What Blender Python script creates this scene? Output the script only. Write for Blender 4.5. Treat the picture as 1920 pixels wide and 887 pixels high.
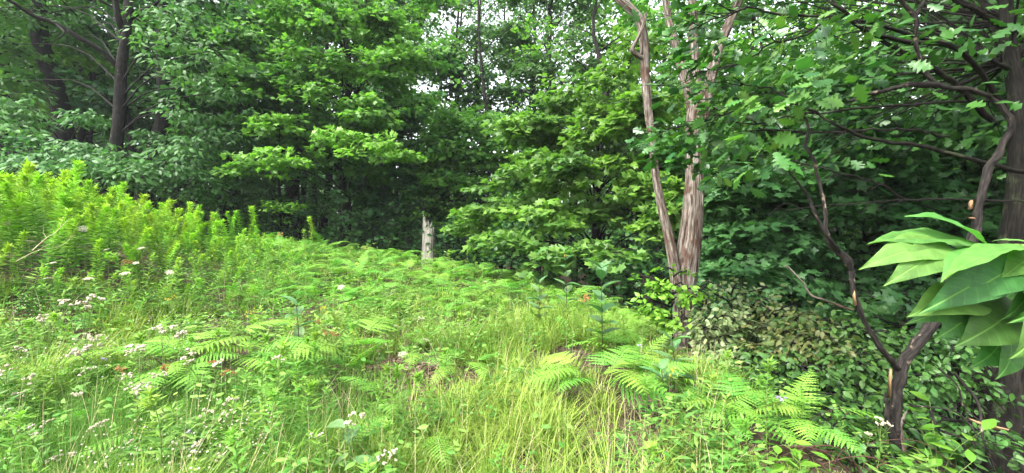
import bpy, math, random
import numpy as np

# ------------------------------------------------------------------ scene, camera, light
S = bpy.context.scene
COL = S.collection
for o in list(bpy.data.objects):
    bpy.data.objects.remove(o)
R = math.radians
CAM = np.array((0.0, 0.0, 1.6))
F = 806.0                                     # focal length in photograph pixels (1920 wide)
cam = bpy.data.cameras.new('camera')
cam.lens = 36.0 * F / 1920.0
cam.sensor_width = 36.0
cam.clip_start = 0.02
cam.clip_end = 2000
co = bpy.data.objects.new('camera', cam)
COL.objects.link(co)
co.location = CAM
co.rotation_euler = (R(90), 0, 0)
S.camera = co

SUN_EL, SUN_AZ = 56.0, 232.0                  # overcast light from above, behind and to the left (azimuth clockwise from +Y)
world = bpy.data.worlds.new('World')
S.world = world
world.use_nodes = True
wn, wl = world.node_tree.nodes, world.node_tree.links
wn.clear()
sky = wn.new('ShaderNodeTexSky')
sky.sky_type = 'NISHITA'
sky.sun_disc = False
sky.sun_elevation = R(SUN_EL)
sky.sun_rotation = R(SUN_AZ)
sky.air_density = 1.0
sky.dust_density = 3.0
sky.ozone_density = 1.0
hs = wn.new('ShaderNodeHueSaturation')        # a white overcast: the blue is washed out of the whole sky
hs.inputs['Saturation'].default_value = 0.22
hs.inputs['Value'].default_value = 1.0
bg = wn.new('ShaderNodeBackground')
bg.inputs['Strength'].default_value = 0.15
out = wn.new('ShaderNodeOutputWorld')
wl.new(sky.outputs[0], hs.inputs['Color'])
wl.new(hs.outputs[0], bg.inputs['Color'])
wl.new(bg.outputs[0], out.inputs['Surface'])

sl = bpy.data.lights.new('sun', 'SUN')
sl.energy = 1.5
sl.angle = R(10)
sl.color = (1.0, 0.96, 0.88)
so = bpy.data.objects.new('sun', sl)
COL.objects.link(so)
so.rotation_euler = (R(90 - SUN_EL), 0, R(180 - SUN_AZ))

S.view_settings.view_transform = 'Standard'
S.view_settings.look = 'None'
S.view_settings.exposure = 2.48
S.view_settings.gamma = 1.0
S.render.engine = 'CYCLES'
S.cycles.use_denoising = True
S.cycles.max_bounces = 6
S.cycles.diffuse_bounces = 4
S.cycles.glossy_bounces = 2
S.cycles.transmission_bounces = 4
S.cycles.caustics_reflective = False
S.cycles.caustics_refractive = False

rng = np.random.default_rng(11)
random.seed(5)
UP = np.array((0.0, 0.0, 1.0))


def P(px, py, d):
    """A point at depth d (metres along the view) seen at a pixel of the photograph."""
    return np.array(((px - 960.0) / F * d, d, CAM[2] - (py - 443.5) / F * d))


# ------------------------------------------------------------------ terrain
CTRL = np.array([
    (-6, -4, .8), (-3, -4, .2), (0, -4, -.1), (3, -4, -.3), (6, -4, -.6), (0, 0, 0), (-3, 0, .15), (2, 0, -.05), (5, 0, -.5),
    (0, 2.5, .08), (-1.07, 4.2, .32), (-2.5, 2.6, .2), (-4.76, 4, .5), (-5.4, 4.6, .85), (-6.5, 5, 1.3), (-9, 5, 1.7),
    (-5.7, 6.5, 1.1), (-8, 7, 1.5), (-5.5, 8, 1.0), (-5.4, 9, 1.12), (-5.5, 11, 1.25), (-4.6, 12, 1.1), (-3.4, 13, .72), (-2.7, 14, .58),
    (-1.2, 12, .55), (.5, 10.5, .32), (1.6, 9, .12), (2.1, 7, .1), (2.4, 6, .1), (0, 7, .33), (-3, 8, .72), (1.2, 4.5, .2), (2.2, 3.3, .1),
    (2.7, 3, -.1), (3.3, 4, -.4), (4.2, 5, -.75), (4.6, 4, -.75), (3.5, 6.5, -.55), (5.5, 7, -1.2), (3.2, 9, -.7), (2.5, 12, -.8), (1, 15, -.6),
    (-2, 18, -.3), (-6, 17, .4), (-10, 14, 1.0), (-14, 12, 1.5), (-20, 15, 1.5), (-40, 30, 2), (-20, 30, .5), (0, 30, -1.5), (12, 18, -2.2),
    (20, 12, -2), (12, 6, -1.6), (30, 30, -2.5), (0, 60, -1), (-50, 60, 2), (50, 60, -1), (60, 0, -2), (-60, 0, 3), (0, -40, 0)], float)


def _tps(r2):
    return np.where(r2 > 1e-12, r2 * np.log(np.maximum(r2, 1e-12)), 0.0)


_n = len(CTRL)
_d2 = ((CTRL[:, None, :2] - CTRL[None, :, :2]) ** 2).sum(-1)
_A = np.zeros((_n + 3, _n + 3))
_A[:_n, :_n] = _tps(_d2) + np.eye(_n) * 0.4
_A[:_n, _n] = 1
_A[:_n, _n + 1:] = CTRL[:, :2]
_A[_n:, :_n] = _A[:_n, _n:].T
_W = np.linalg.solve(_A, np.concatenate([CTRL[:, 2], np.zeros(3)]))


def zt(x, y):
    p = np.stack([np.atleast_1d(np.asarray(x, float)).ravel(), np.atleast_1d(np.asarray(y, float)).ravel()], 1)
    rr = np.maximum(np.linalg.norm(p, axis=1), 1e-6)
    q = p * np.minimum(1.0, 58.0 / rr)[:, None]
    z = np.empty(len(q))
    for i in range(0, len(q), 20000):
        c = q[i:i + 20000]
        d2 = ((c[:, None, :] - CTRL[None, :, :2]) ** 2).sum(-1)
        z[i:i + 20000] = _tps(d2) @ _W[:_n] + _W[_n] + c @ _W[_n + 1:]
    x, y = q[:, 0], q[:, 1]
    z += 0.03 * np.sin(x * 2.1 + 0.7 * y) * np.cos(y * 1.7) + 0.02 * np.sin(3.7 * x - 2.9 * y)
    return z if len(z) > 1 else float(z[0])


# ------------------------------------------------------------------ mesh helpers
def make_mesh(name, V, T, mats, tint=None, uv=None, smooth=False, mi=None):
    """V (n,3), T (m,3) triangles or (m,4) quads."""
    V = np.ascontiguousarray(V, np.float32)
    T = np.ascontiguousarray(T, np.int32)
    k = T.shape[1]
    me = bpy.data.meshes.new(name)
    me.vertices.add(len(V))
    me.vertices.foreach_set('co', V.ravel())
    me.loops.add(T.size)
    me.loops.foreach_set('vertex_index', T.ravel())
    me.polygons.add(len(T))
    me.polygons.foreach_set('loop_start', np.arange(0, T.size, k, dtype=np.int32))
    me.polygons.foreach_set('loop_total', np.full(len(T), k, np.int32))
    if smooth:
        me.polygons.foreach_set('use_smooth', np.ones(len(T), bool))
    if mi is not None:
        me.polygons.foreach_set('material_index', np.ascontiguousarray(mi, np.int32))
    if tint is not None:
        a = me.attributes.new('tint', 'FLOAT', 'POINT')
        a.data.foreach_set('value', np.ascontiguousarray(tint, np.float32))
    if uv is not None:
        l = me.uv_layers.new(name='UVMap')
        l.data.foreach_set('uv', np.ascontiguousarray(uv[T.ravel()], np.float32).ravel())
    for m in (mats if isinstance(mats, (list, tuple)) else [mats]):
        me.materials.append(m)
    me.update(calc_edges=True)
    return me


class Geo:
    """Collects triangle pieces with tint and uv."""
    def __init__(self):
        self.V, self.T, self.t, self.u, self.m, self.n = [], [], [], [], [], 0

    def add(self, V, T, tint=0.5, uv=None, mi=0):
        V = np.asarray(V, float)
        T = np.asarray(T, int)
        if T.shape[1] == 4:
            T = np.concatenate([T[:, [0, 1, 2]], T[:, [0, 2, 3]]])
        self.V.append(V)
        self.T.append(T + self.n)
        self.t.append(np.broadcast_to(np.asarray(tint, float), (len(V),)))
        self.u.append(uv if uv is not None else np.zeros((len(V), 2)))
        self.m.append(np.full(len(T), mi))
        self.n += len(V)
        return self

    def mesh(self, name, mats, smooth=False, off=None):
        V = np.concatenate(self.V)
        if off is not None:
            V = V - np.asarray(off)
        return make_mesh(name, V, np.concatenate(self.T), mats, np.concatenate(self.t), np.concatenate(self.u), smooth, np.concatenate(self.m))


def obj(name, mesh, parent=None, loc=None, rot=None, scale=None, **props):
    o = bpy.data.objects.new(name, mesh)
    COL.objects.link(o)
    if parent is not None:
        o.parent = parent
    if loc is not None:
        o.location = [float(v) for v in loc]
    if rot is not None:
        o.rotation_euler = [float(v) for v in rot]
    if scale is not None:
        o.scale = (scale,) * 3 if np.isscalar(scale) else [float(v) for v in scale]
    for k, v in props.items():
        if v is not None:
            o[k] = v
    return o


def thing(name, label, category, loc, rot=None, scale=None, group=None):
    return obj(name, None, None, loc, rot, scale, label=label, category=category, group=group)


def unit(v):
    v = np.asarray(v, float)
    return v / np.maximum(np.linalg.norm(v, axis=-1, keepdims=True), 1e-9)


def frames(d, n):
    """Rotation matrices whose columns are side, axis d, normal near n."""
    d = unit(d)
    x = unit(np.cross(d, n))
    n2 = np.cross(x, d)
    return np.stack([x, d, n2], -1)


def spline(pts, n):
    """Catmull-Rom through rows of pts (any width), n samples."""
    p = np.asarray(pts, float)
    if len(p) == 2:
        return p[0] + (p[1] - p[0]) * np.linspace(0, 1, n)[:, None]
    q = np.vstack([2 * p[0] - p[1], p, 2 * p[-1] - p[-2]])
    t = np.linspace(0, len(p) - 1 - 1e-6, n)
    i = t.astype(int)
    f = (t - i)[:, None]
    a, b, c, e = q[i], q[i + 1], q[i + 2], q[i + 3]
    return 0.5 * (2 * b + (c - a) * f + (2 * a - 5 * b + 4 * c - e) * f ** 2 + (3 * b - a - 3 * c + e) * f ** 3)


def tube(pts, rad, sides=6, rough=0.0, seed=0, cap=True, fluting=0.0):
    """Skin a polyline; returns V, T(quads split), uv (metres round, metres along)."""
    p = np.asarray(pts, float)
    n = len(p)
    rad = np.broadcast_to(np.asarray(rad, float), (n,))
    t = unit(np.gradient(p, axis=0))
    ref = np.array((1.0, 0, 0)) if abs(t[0][0]) < 0.9 else np.array((0, 1.0, 0))
    X = np.empty((n, 3))
    x = unit(ref - t[0] * (ref @ t[0]))
    for i in range(n):
        x = x - t[i] * (x @ t[i])
        x = x / max(np.linalg.norm(x), 1e-9)
        X[i] = x
    Y = np.cross(t, X)
    a = np.arange(sides) * 2 * math.pi / sides
    s = np.concatenate([[0], np.cumsum(np.linalg.norm(np.diff(p, axis=0), axis=1))])
    rr = np.repeat(rad[:, None], sides, 1)
    if rough:
        g = np.random.default_rng(seed)
        f = np.zeros((n, sides))
        for k in range(9):
            w = g.integers(1, max(2, sides // 3))
            f += g.uniform(.3, 1) / (1 + .12 * w) * np.sin(a[None, :] * w + s[:, None] * g.uniform(-2.5, 2.5) + g.uniform(0, 6.3)) * (0.6 + .4 * np.sin(s[:, None] * g.uniform(1, 6) + g.uniform(0, 6)))
        f += g.normal(0, .45, (n, sides))
        rr = rr * (1 + rough * f * .4)
    V = p[:, None, :] + rr[..., None] * (np.cos(a)[None, :, None] * X[:, None, :] + np.sin(a)[None, :, None] * Y[:, None, :])
    V = V.reshape(-1, 3)
    i = np.arange(n - 1)[:, None] * sides
    j = np.arange(sides)[None, :]
    k = (j + 1) % sides
    Q = np.stack([i + j, i + k, i + k + sides, i + j + sides], -1).reshape(-1, 4)
    T = np.concatenate([Q[:, [0, 1, 2]], Q[:, [0, 2, 3]]])
    uv = np.stack([np.abs(np.repeat((a / math.pi - 1)[None, :], n, 0)).ravel() * rad.mean() * 3.1, np.repeat(s, sides)], 1)
    if cap:
        c = len(V)
        V = np.vstack([V, p[-1] + t[-1] * rad[-1] * .4])
        uv = np.vstack([uv, [0, s[-1]]])
        b = (n - 1) * sides
        T = np.vstack([T, [[b + q, b + (q + 1) % sides, c] for q in range(sides)]])
    return V, T, uv


# leaf templates: unit length along +Y, blade in XY
def fan(outline, c):
    o = np.asarray(outline, float)
    V = np.vstack([[c[0], c[1], c[2]], np.c_[o, -.10 * np.abs(o[:, 0])]])
    n = len(o)
    T = np.array([[0, 1 + i, 1 + (i + 1) % n] for i in range(n)])
    return V, T


def mirror(half):
    h = np.asarray(half, float)
    return np.vstack([h, [(-x, y) for x, y in h[::-1] if x > 0]])


MAPLE = fan(mirror([(0, 0), (.38, .0), (.27, .24), (.62, .52), (.26, .60), (0, 1)]), (0, .34, .05))
MAPLE_FAR = fan(mirror([(0, 0), (.42, .1), (.5, .6), (0, 1)]), (0, .4, .06))
RHOMB = (np.array([(0, 0, 0), (.3, .45, -.07), (0, 1, -.1), (-.3, .45, -.07)], float), np.array([(0, 1, 2), (0, 2, 3)]))
LANCE = (np.array([(0, 0, 0), (.12, .4, -.03), (0, .45, .03), (-.12, .4, -.03), (0, 1, -.12)], float),
         np.array([(0, 1, 2), (0, 2, 3), (1, 4, 2), (2, 4, 3)]))
BROAD = (LANCE[0] * [2.0, 1, 1], LANCE[1])
OVATE = (np.array([(0, 0, 0), (.24, .22, -.03), (.27, .5, -.05), (.13, .8, -.08), (0, 1, -.14), (-.13, .8, -.08), (-.27, .5, -.05), (-.24, .22, -.03), (0, .45, .03)], float),
         np.array([(8, i, (i + 1) % 8) for i in range(8)]))


def strip_leaf(prof, n=10, fold=.18, droop=.25, wave=0.0, seed=0):
    """A leaf of three columns (edge, midrib, edge) with width profile prof [(y, halfwidth)]."""
    g = np.random.default_rng(seed)
    pr = np.asarray(prof, float)
    V, uv = [], []
    for y, w in pr:
        z = -droop * y * y
        wv = g.uniform(-wave, wave, 2) if wave else (0, 0)
        V += [(-w, y, z + fold * w + wv[0]), (0, y, z), (w, y, z + fold * w + wv[1])]
        uv += [(-w, y), (0, y), (w, y)]
    T = []
    for i in range(len(pr) - 1):
        a, b = 3 * i, 3 * i + 3
        T += [(a, a + 1, b + 1), (a, b + 1, b), (a + 1, a + 2, b + 2), (a + 1, b + 2, b + 1)]
    return np.array(V), np.array(T), np.array(uv)


OAK = strip_leaf([(0, .01), (.1, .06), (.2, .2), (.27, .1), (.36, .33), (.44, .14), (.55, .4), (.63, .14), (.74, .3), (.8, .12), (.9, .12), (1, 0)], droop=.12, fold=-.1, wave=.03, seed=3)
BEECH = strip_leaf([(0, .01), (.12, .13), (.3, .25), (.5, .28), (.7, .2), (.87, .09), (1, 0)], droop=.15, fold=.15)
MILK = strip_leaf([(0, .02), (.1, .13), (.3, .22), (.55, .23), (.78, .16), (.92, .07), (1, 0)], droop=.22, fold=.3)


def scatter(tmpl, pos, rot, size, tint):
    V0, T0 = tmpl[0], tmpl[1]
    N, nv = len(pos), len(V0)
    V = np.einsum('nij,vj->nvi', rot, V0) * np.asarray(size).reshape(-1, 1, 1) + pos[:, None, :]
    T = T0[None] + (np.arange(N) * nv)[:, None, None]
    return V.reshape(-1, 3), T.reshape(-1, T0.shape[1]), np.repeat(tint, nv)


# ------------------------------------------------------------------ materials
def new_mat(name):
    m = bpy.data.materials.new(name)
    m.use_nodes = True
    nt = m.node_tree
    nt.nodes.clear()
    return m, nt.nodes, nt.links


def leaf_mat(name, c0, c1, trans=.38, rough=.45, spec=.35, tglow=(1.05, 1.3, .6), veins=False, hue_var=.02):
    m, N, L = new_mat(name)
    at = N.new('ShaderNodeAttribute')
    at.attribute_name = 'tint'
    mx = N.new('ShaderNodeMix')
    mx.data_type = 'RGBA'
    mx.inputs[6].default_value = (*c0, 1)
    mx.inputs[7].default_value = (*c1, 1)
    L.new(at.outputs['Fac'], mx.inputs[0])
    oi = N.new('ShaderNodeObjectInfo')
    h = N.new('ShaderNodeHueSaturation')
    mr = N.new('ShaderNodeMapRange')
    mr.inputs[3].default_value = .5 - hue_var
    mr.inputs[4].default_value = .5 + hue_var
    L.new(oi.outputs['Random'], mr.inputs[0])
    L.new(mr.outputs[0], h.inputs['Hue'])
    mv = N.new('ShaderNodeMapRange')
    mv.inputs[3].default_value = .82
    mv.inputs[4].default_value = 1.18
    fr = N.new('ShaderNodeMath')
    fr.operation = 'FRACT'
    mu = N.new('ShaderNodeMath')
    mu.operation = 'MULTIPLY'
    mu.inputs[1].default_value = 7.31
    L.new(oi.outputs['Random'], mu.inputs[0])
    L.new(mu.outputs[0], fr.inputs[0])
    L.new(fr.outputs[0], mv.inputs[0])
    L.new(mv.outputs[0], h.inputs['Value'])
    L.new(mx.outputs[2], h.inputs['Color'])
    col = h.outputs[0]
    bs = N.new('ShaderNodeBsdfPrincipled')
    bs.inputs['Roughness'].default_value = rough
    bs.inputs['Specular IOR Level'].default_value = spec
    if veins:
        uvn = N.new('ShaderNodeUVMap')
        sp = N.new('ShaderNodeSeparateXYZ')
        L.new(uvn.outputs[0], sp.inputs[0])
        ab = N.new('ShaderNodeMath')
        ab.operation = 'ABSOLUTE'
        L.new(sp.outputs[0], ab.inputs[0])
        # side veins: sin(k*(y - 0.8|x|))
        ma = N.new('ShaderNodeMath')
        ma.operation = 'MULTIPLY_ADD'
        ma.inputs[1].default_value = -.9
        L.new(ab.outputs[0], ma.inputs[0])
        L.new(sp.outputs[1], ma.inputs[2])
        sc = N.new('ShaderNodeMath')
        sc.operation = 'MULTIPLY'
        sc.inputs[1].default_value = 72
        L.new(ma.outputs[0], sc.inputs[0])
        sn = N.new('ShaderNodeMath')
        sn.operation = 'SINE'
        L.new(sc.outputs[0], sn.inputs[0])
        v1 = N.new('ShaderNodeMapRange')
        v1.inputs[1].default_value = .8
        v1.inputs[2].default_value = 1.0
        L.new(sn.outputs[0], v1.inputs[0])
        v2 = N.new('ShaderNodeMapRange')
        v2.inputs[1].default_value = .009
        v2.inputs[2].default_value = .00055
        L.new(ab.outputs[0], v2.inputs[0])
        v3 = N.new('ShaderNodeMath')
        v3.operation = 'MULTIPLY_ADD'
        v3.inputs[1].default_value = .14
        L.new(v1.outputs[0], v3.inputs[0])
        L.new(v2.outputs[0], v3.inputs[2])
        v3.use_clamp = True
        mm = N.new('ShaderNodeMix')
        mm.data_type = 'RGBA'
        nz = N.new('ShaderNodeTexNoise')
        nz.inputs['Scale'].default_value = 7.0
        nz.inputs['Detail'].default_value = 7
        L.new(uvn.outputs[0], nz.inputs['Vector'])
        mo = N.new('ShaderNodeMapRange')
        mo.inputs[1].default_value = .3
        mo.inputs[2].default_value = .7
        mo.inputs[3].default_value = .72
        mo.inputs[4].default_value = 1.22
        L.new(nz.outputs['Fac'], mo.inputs[0])
        mt = N.new('ShaderNodeMix')
        mt.data_type = 'RGBA'
        mt.blend_type = 'MULTIPLY'
        mt.inputs[0].default_value = 1
        L.new(col, mt.inputs[6])
        L.new(mo.outputs[0], mt.inputs[7])
        # small pale and brown blemishes
        vo = N.new('ShaderNodeTexVoronoi')
        vo.inputs['Scale'].default_value = 9
        L.new(uvn.outputs[0], vo.inputs['Vector'])
        sp_ = N.new('ShaderNodeMapRange')
        sp_.inputs[1].default_value = .06
        sp_.inputs[2].default_value = .02
        sp_.inputs[4].default_value = .5
        L.new(vo.outputs['Distance'], sp_.inputs[0])
        mb = N.new('ShaderNodeMix')
        mb.data_type = 'RGBA'
        mb.inputs[7].default_value = (.30, .36, .16, 1)
        L.new(sp_.outputs[0], mb.inputs[0])
        L.new(mt.outputs[2], mb.inputs[6])
        col = mb.outputs[2]
        rg = N.new('ShaderNodeMapRange')
        rg.inputs[3].default_value = rough - .12
        rg.inputs[4].default_value = rough + .2
        L.new(nz.outputs['Fac'], rg.inputs[0])
        L.new(rg.outputs[0], bs.inputs['Roughness'])
        mm.inputs[7].default_value = (c1[0] * 1.5 + .03, c1[1] * 1.4 + .03, c1[2] * 1.3 + .02, 1)
        fac = N.new('ShaderNodeMath')
        fac.operation = 'MULTIPLY'
        fac.inputs[1].default_value = .5
        L.new(v3.outputs[0], fac.inputs[0])
        L.new(fac.outputs[0], mm.inputs[0])
        L.new(col, mm.inputs[6])
        col = mm.outputs[2]
        bp = N.new('ShaderNodeBump')
        bp.inputs['Strength'].default_value = .4
        bp.inputs['Distance'].default_value = .003
        bp.invert = True
        L.new(v3.outputs[0], bp.inputs['Height'])
        L.new(bp.outputs[0], bs.inputs['Normal'])
    L.new(col, bs.inputs['Base Color'])
    tr = N.new('ShaderNodeBsdfTranslucent')
    tm = N.new('ShaderNodeMix')
    tm.data_type = 'RGBA'
    tm.blend_type = 'MULTIPLY'
    tm.inputs[0].default_value = 1
    tm.inputs[7].default_value = (*tglow, 1)
    L.new(col, tm.inputs[6])
    L.new(tm.outputs[2], tr.inputs['Color'])
    ms = N.new('ShaderNodeMixShader')
    ms.inputs[0].default_value = trans
    L.new(bs.outputs[0], ms.inputs[1])
    L.new(tr.outputs[0], ms.inputs[2])
    o = N.new('ShaderNodeOutputMaterial')
    L.new(ms.outputs[0], o.inputs[0])
    return m


def bark_mat(name, cols, su=14.0, sv=2.0, bump=.6, dist=.02, rough=.9, space='UV', spots=None):
    """cols: colour stops along a stretched noise running with the grain."""
    m, N, L = new_mat(name)
    tc = N.new('ShaderNodeTexCoord')
    mp = N.new('ShaderNodeMapping')
    mp.inputs['Scale'].default_value = (su, sv, su) if space == 'UV' else (su, su, sv)
    L.new(tc.outputs['UV' if space == 'UV' else 'Object'], mp.inputs[0])
    nz = N.new('ShaderNodeTexNoise')
    nz.inputs['Scale'].default_value = 1.0
    nz.inputs['Detail'].default_value = 6
    nz.inputs['Roughness'].default_value = .65
    L.new(mp.outputs[0], nz.inputs['Vector'])
    cr = N.new('ShaderNodeValToRGB')
    e = cr.color_ramp.elements
    e[0].position, e[0].color = cols[0][0], (*cols[0][1], 1)
    e[1].position, e[1].color = cols[-1][0], (*cols[-1][1], 1)
    for p, c in cols[1:-1]:
        q = e.new(p)
        q.color = (*c, 1)
    L.new(nz.outputs['Fac'], cr.inputs[0])
    col = cr.outputs[0]
    if spots:
        n2 = N.new('ShaderNodeTexNoise')
        n2.inputs['Scale'].default_value = spots[0]
        n2.inputs['Detail'].default_value = 4
        L.new(tc.outputs['Object'], n2.inputs['Vector'])
        r2 = N.new('ShaderNodeMapRange')
        r2.inputs[1].default_value = spots[1]
        r2.inputs[2].default_value = spots[1] + .08
        L.new(n2.outputs['Fac'], r2.inputs[0])
        mx = N.new('ShaderNodeMix')
        mx.data_type = 'RGBA'
        mx.inputs[7].default_value = (*spots[2], 1)
        L.new(r2.outputs[0], mx.inputs[0])
        L.new(col, mx.inputs[6])
        col = mx.outputs[2]
    m3 = N.new('ShaderNodeMapping')
    m3.inputs['Scale'].default_value = (su * 2.7, sv * 3.1, su * 2.7)
    L.new(tc.outputs['UV'], m3.inputs[0])
    n3 = N.new('ShaderNodeTexNoise')
    n3.inputs['Scale'].default_value = 1.0
    n3.inputs['Detail'].default_value = 5
    L.new(m3.outputs[0], n3.inputs['Vector'])
    r3 = N.new('ShaderNodeMapRange')
    r3.inputs[1].default_value = .38
    r3.inputs[2].default_value = .6
    r3.inputs[3].default_value = .45
    r3.inputs[4].default_value = 1.25
    L.new(n3.outputs['Fac'], r3.inputs[0])
    mf = N.new('ShaderNodeMix')
    mf.data_type = 'RGBA'
    mf.blend_type = 'MULTIPLY'
    mf.inputs[0].default_value = 1
    L.new(col, mf.inputs[6])
    L.new(r3.outputs[0], mf.inputs[7])
    col = mf.outputs[2]
    bs = N.new('ShaderNodeBsdfPrincipled')
    bs.inputs['Roughness'].default_value = rough
    bs.inputs['Specular IOR Level'].default_value = .2
    L.new(col, bs.inputs['Base Color'])
    bp = N.new('ShaderNodeBump')
    bp.inputs['Strength'].default_value = bump
    bp.inputs['Distance'].default_value = dist
    L.new(nz.outputs['Fac'], bp.inputs['Height'])
    L.new(bp.outputs[0], bs.inputs['Normal'])
    o = N.new('ShaderNodeOutputMaterial')
    L.new(bs.outputs[0], o.inputs[0])
    return m


def plain_mat(name, c0, c1, rough=.8, scale=20.0):
    m, N, L = new_mat(name)
    at = N.new('ShaderNodeAttribute')
    at.attribute_name = 'tint'
    mx = N.new('ShaderNodeMix')
    mx.data_type = 'RGBA'
    mx.inputs[6].default_value = (*c0, 1)
    mx.inputs[7].default_value = (*c1, 1)
    L.new(at.outputs['Fac'], mx.inputs[0])
    bs = N.new('ShaderNodeBsdfPrincipled')
    bs.inputs['Roughness'].default_value = rough
    bs.inputs['Specular IOR Level'].default_value = .2
    L.new(mx.outputs[2], bs.inputs['Base Color'])
    o = N.new('ShaderNodeOutputMaterial')
    L.new(bs.outputs[0], o.inputs[0])
    return m


def ground_mat():
    m, N, L = new_mat('forest_soil')
    tc = N.new('ShaderNodeTexCoord')
    n1 = N.new('ShaderNodeTexNoise')
    n1.inputs['Scale'].default_value = 1.1
    n1.inputs['Detail'].default_value = 8
    n2 = N.new('ShaderNodeTexVoronoi')
    n2.inputs['Scale'].default_value = 17
    L.new(tc.outputs['Object'], n1.inputs['Vector'])
    L.new(tc.outputs['Object'], n2.inputs['Vector'])
    cr = N.new('ShaderNodeValToRGB')
    e = cr.color_ramp.elements
    e[0].position, e[0].color = .3, (.022, .016, .011, 1)
    e[1].position, e[1].color = .7, (.07, .053, .038, 1)
    q = e.new(.5)
    q.color = (.04, .03, .019, 1)
    L.new(n1.outputs['Fac'], cr.inputs[0])
    n3 = N.new('ShaderNodeTexNoise')
    n3.inputs['Scale'].default_value = 14
    n3.inputs['Detail'].default_value = 6
    L.new(tc.outputs['Object'], n3.inputs['Vector'])
    hs = N.new('ShaderNodeMix')
    hs.data_type = 'RGBA'
    hs.inputs[7].default_value = (.10, .07, .05, 1)
    L.new(n3.outputs['Fac'], hs.inputs[0])
    L.new(cr.outputs[0], hs.inputs[6])
    bs = N.new('ShaderNodeBsdfPrincipled')
    bs.inputs['Roughness'].default_value = .95
    bs.inputs['Specular IOR Level'].default_value = .15
    L.new(hs.outputs[2], bs.inputs['Base Color'])
    bp = N.new('ShaderNodeBump')
    bp.inputs['Strength'].default_value = .8
    bp.inputs['Distance'].default_value = .03
    L.new(n2.outputs['Distance'], bp.inputs['Height'])
    L.new(bp.outputs[0], bs.inputs['Normal'])
    o = N.new('ShaderNodeOutputMaterial')
    L.new(bs.outputs[0], o.inputs[0])
    return m


M = dict(
    maple=leaf_mat('maple_leaf', (.036, .115, .032), (.20, .385, .055), hue_var=.006, spec=.3, trans=.42),
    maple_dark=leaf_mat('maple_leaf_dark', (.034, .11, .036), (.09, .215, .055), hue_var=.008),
    ashy=leaf_mat('drooping_leaf', (.038, .118, .036), (.10, .225, .058), rough=.5, spec=.3, hue_var=.008),
    tall=leaf_mat('canopy_leaf', (.042, .115, .036), (.105, .205, .055), trans=.42, hue_var=.01),
    oak=leaf_mat('oak_leaf', (.022, .08, .02), (.085, .21, .032), rough=.38, spec=.45, trans=.28),
    shrub=leaf_mat('shrub_leaf', (.03, .10, .022), (.09, .21, .04), spec=.35, trans=.3),
    pale=leaf_mat('pale_shrub_leaf', (.07, .165, .04), (.29, .31, .15), trans=.3),
    bronze=leaf_mat('bronze_shrub_leaf', (.05, .135, .03), (.16, .15, .05), trans=.3),
    bright=leaf_mat('bright_sapling_leaf', (.09, .24, .025), (.18, .36, .04), trans=.42, hue_var=.005),
    ashleaf=leaf_mat('ash_leaflet', (.05, .155, .036), (.14, .31, .06), trans=.36, rough=.5, spec=.35, veins=True),
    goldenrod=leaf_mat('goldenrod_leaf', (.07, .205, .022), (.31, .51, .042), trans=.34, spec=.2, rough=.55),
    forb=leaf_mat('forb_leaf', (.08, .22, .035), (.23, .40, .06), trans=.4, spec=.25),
    fern=leaf_mat('fern_frond', (.08, .245, .03), (.215, .41, .06), trans=.34, spec=.2, rough=.55, hue_var=.02),
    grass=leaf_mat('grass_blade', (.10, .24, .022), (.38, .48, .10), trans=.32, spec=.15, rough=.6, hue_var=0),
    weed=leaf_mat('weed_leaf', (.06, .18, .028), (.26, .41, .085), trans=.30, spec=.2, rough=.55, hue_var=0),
    milk=leaf_mat('milkweed_leaf', (.06, .15, .05), (.12, .24, .08), trans=.22, rough=.4, spec=.5, veins=True),
    white=plain_mat('white_petal', (.30, .26, .18), (.54, .50, .39)),
    purple=plain_mat('purple_petal', (.30, .24, .42), (.46, .40, .56)),
    yellow=plain_mat('yellow_petal', (.42, .36, .02), (.62, .54, .05)),
    brown=plain_mat('withered_head', (.20, .09, .03), (.36, .20, .08)),
    stalk=plain_mat('ash_stalk', (.22, .34, .06), (.34, .44, .12)),
    stem=plain_mat('green_stem', (.08, .15, .03), (.2, .27, .08)),
    darkstem=plain_mat('dark_stem', (.04, .03, .02), (.08, .05, .03)),
    cane=plain_mat('red_brown_cane', (.03, .015, .012), (.085, .045, .03)),
    dry=plain_mat('dry_stalk', (.38, .30, .16), (.55, .47, .30)),
    bark=bark_mat('dark_bark', [(.3, (.007, .006, .006)), (.5, (.016, .014, .012)), (.72, (.04, .036, .031))], 16, 2.5, .9, .03, spots=(5.0, .66, (.10, .11, .08))),
    oakbark=bark_mat('mossy_bark', [(.3, (.006, .005, .004)), (.5, (.015, .013, .010)), (.75, (.036, .032, .024))], 22, 2.6, 1.0, .05, spots=(3.5, .58, (.045, .055, .028))),
    dead=bark_mat('weathered_wood', [(.35, (.03, .019, .014)), (.43, (.10, .062, .046)), (.50, (.175, .145, .12)), (.68, (.33, .30, .265))], 27, 1.9, 1.0, .05, spots=(4.0, .57, (.10, .06, .045))),
    snag=bark_mat('blackened_bark', [(.34, (.007, .006, .005)), (.5, (.02, .0165, .0145)), (.72, (.055, .045, .038))], 34, 4.0, 1.0, .02, spots=(16.0, .63, (.19, .15, .11))),
    stump=bark_mat('bleached_wood', [(.3, (.40, .33, .25)), (.5, (.68, .61, .51)), (.7, (.86, .81, .72))], 24, .8, .8, .02),
    splinter=plain_mat('raw_splinter', (.17, .095, .05), (.30, .19, .10)),
)

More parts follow.
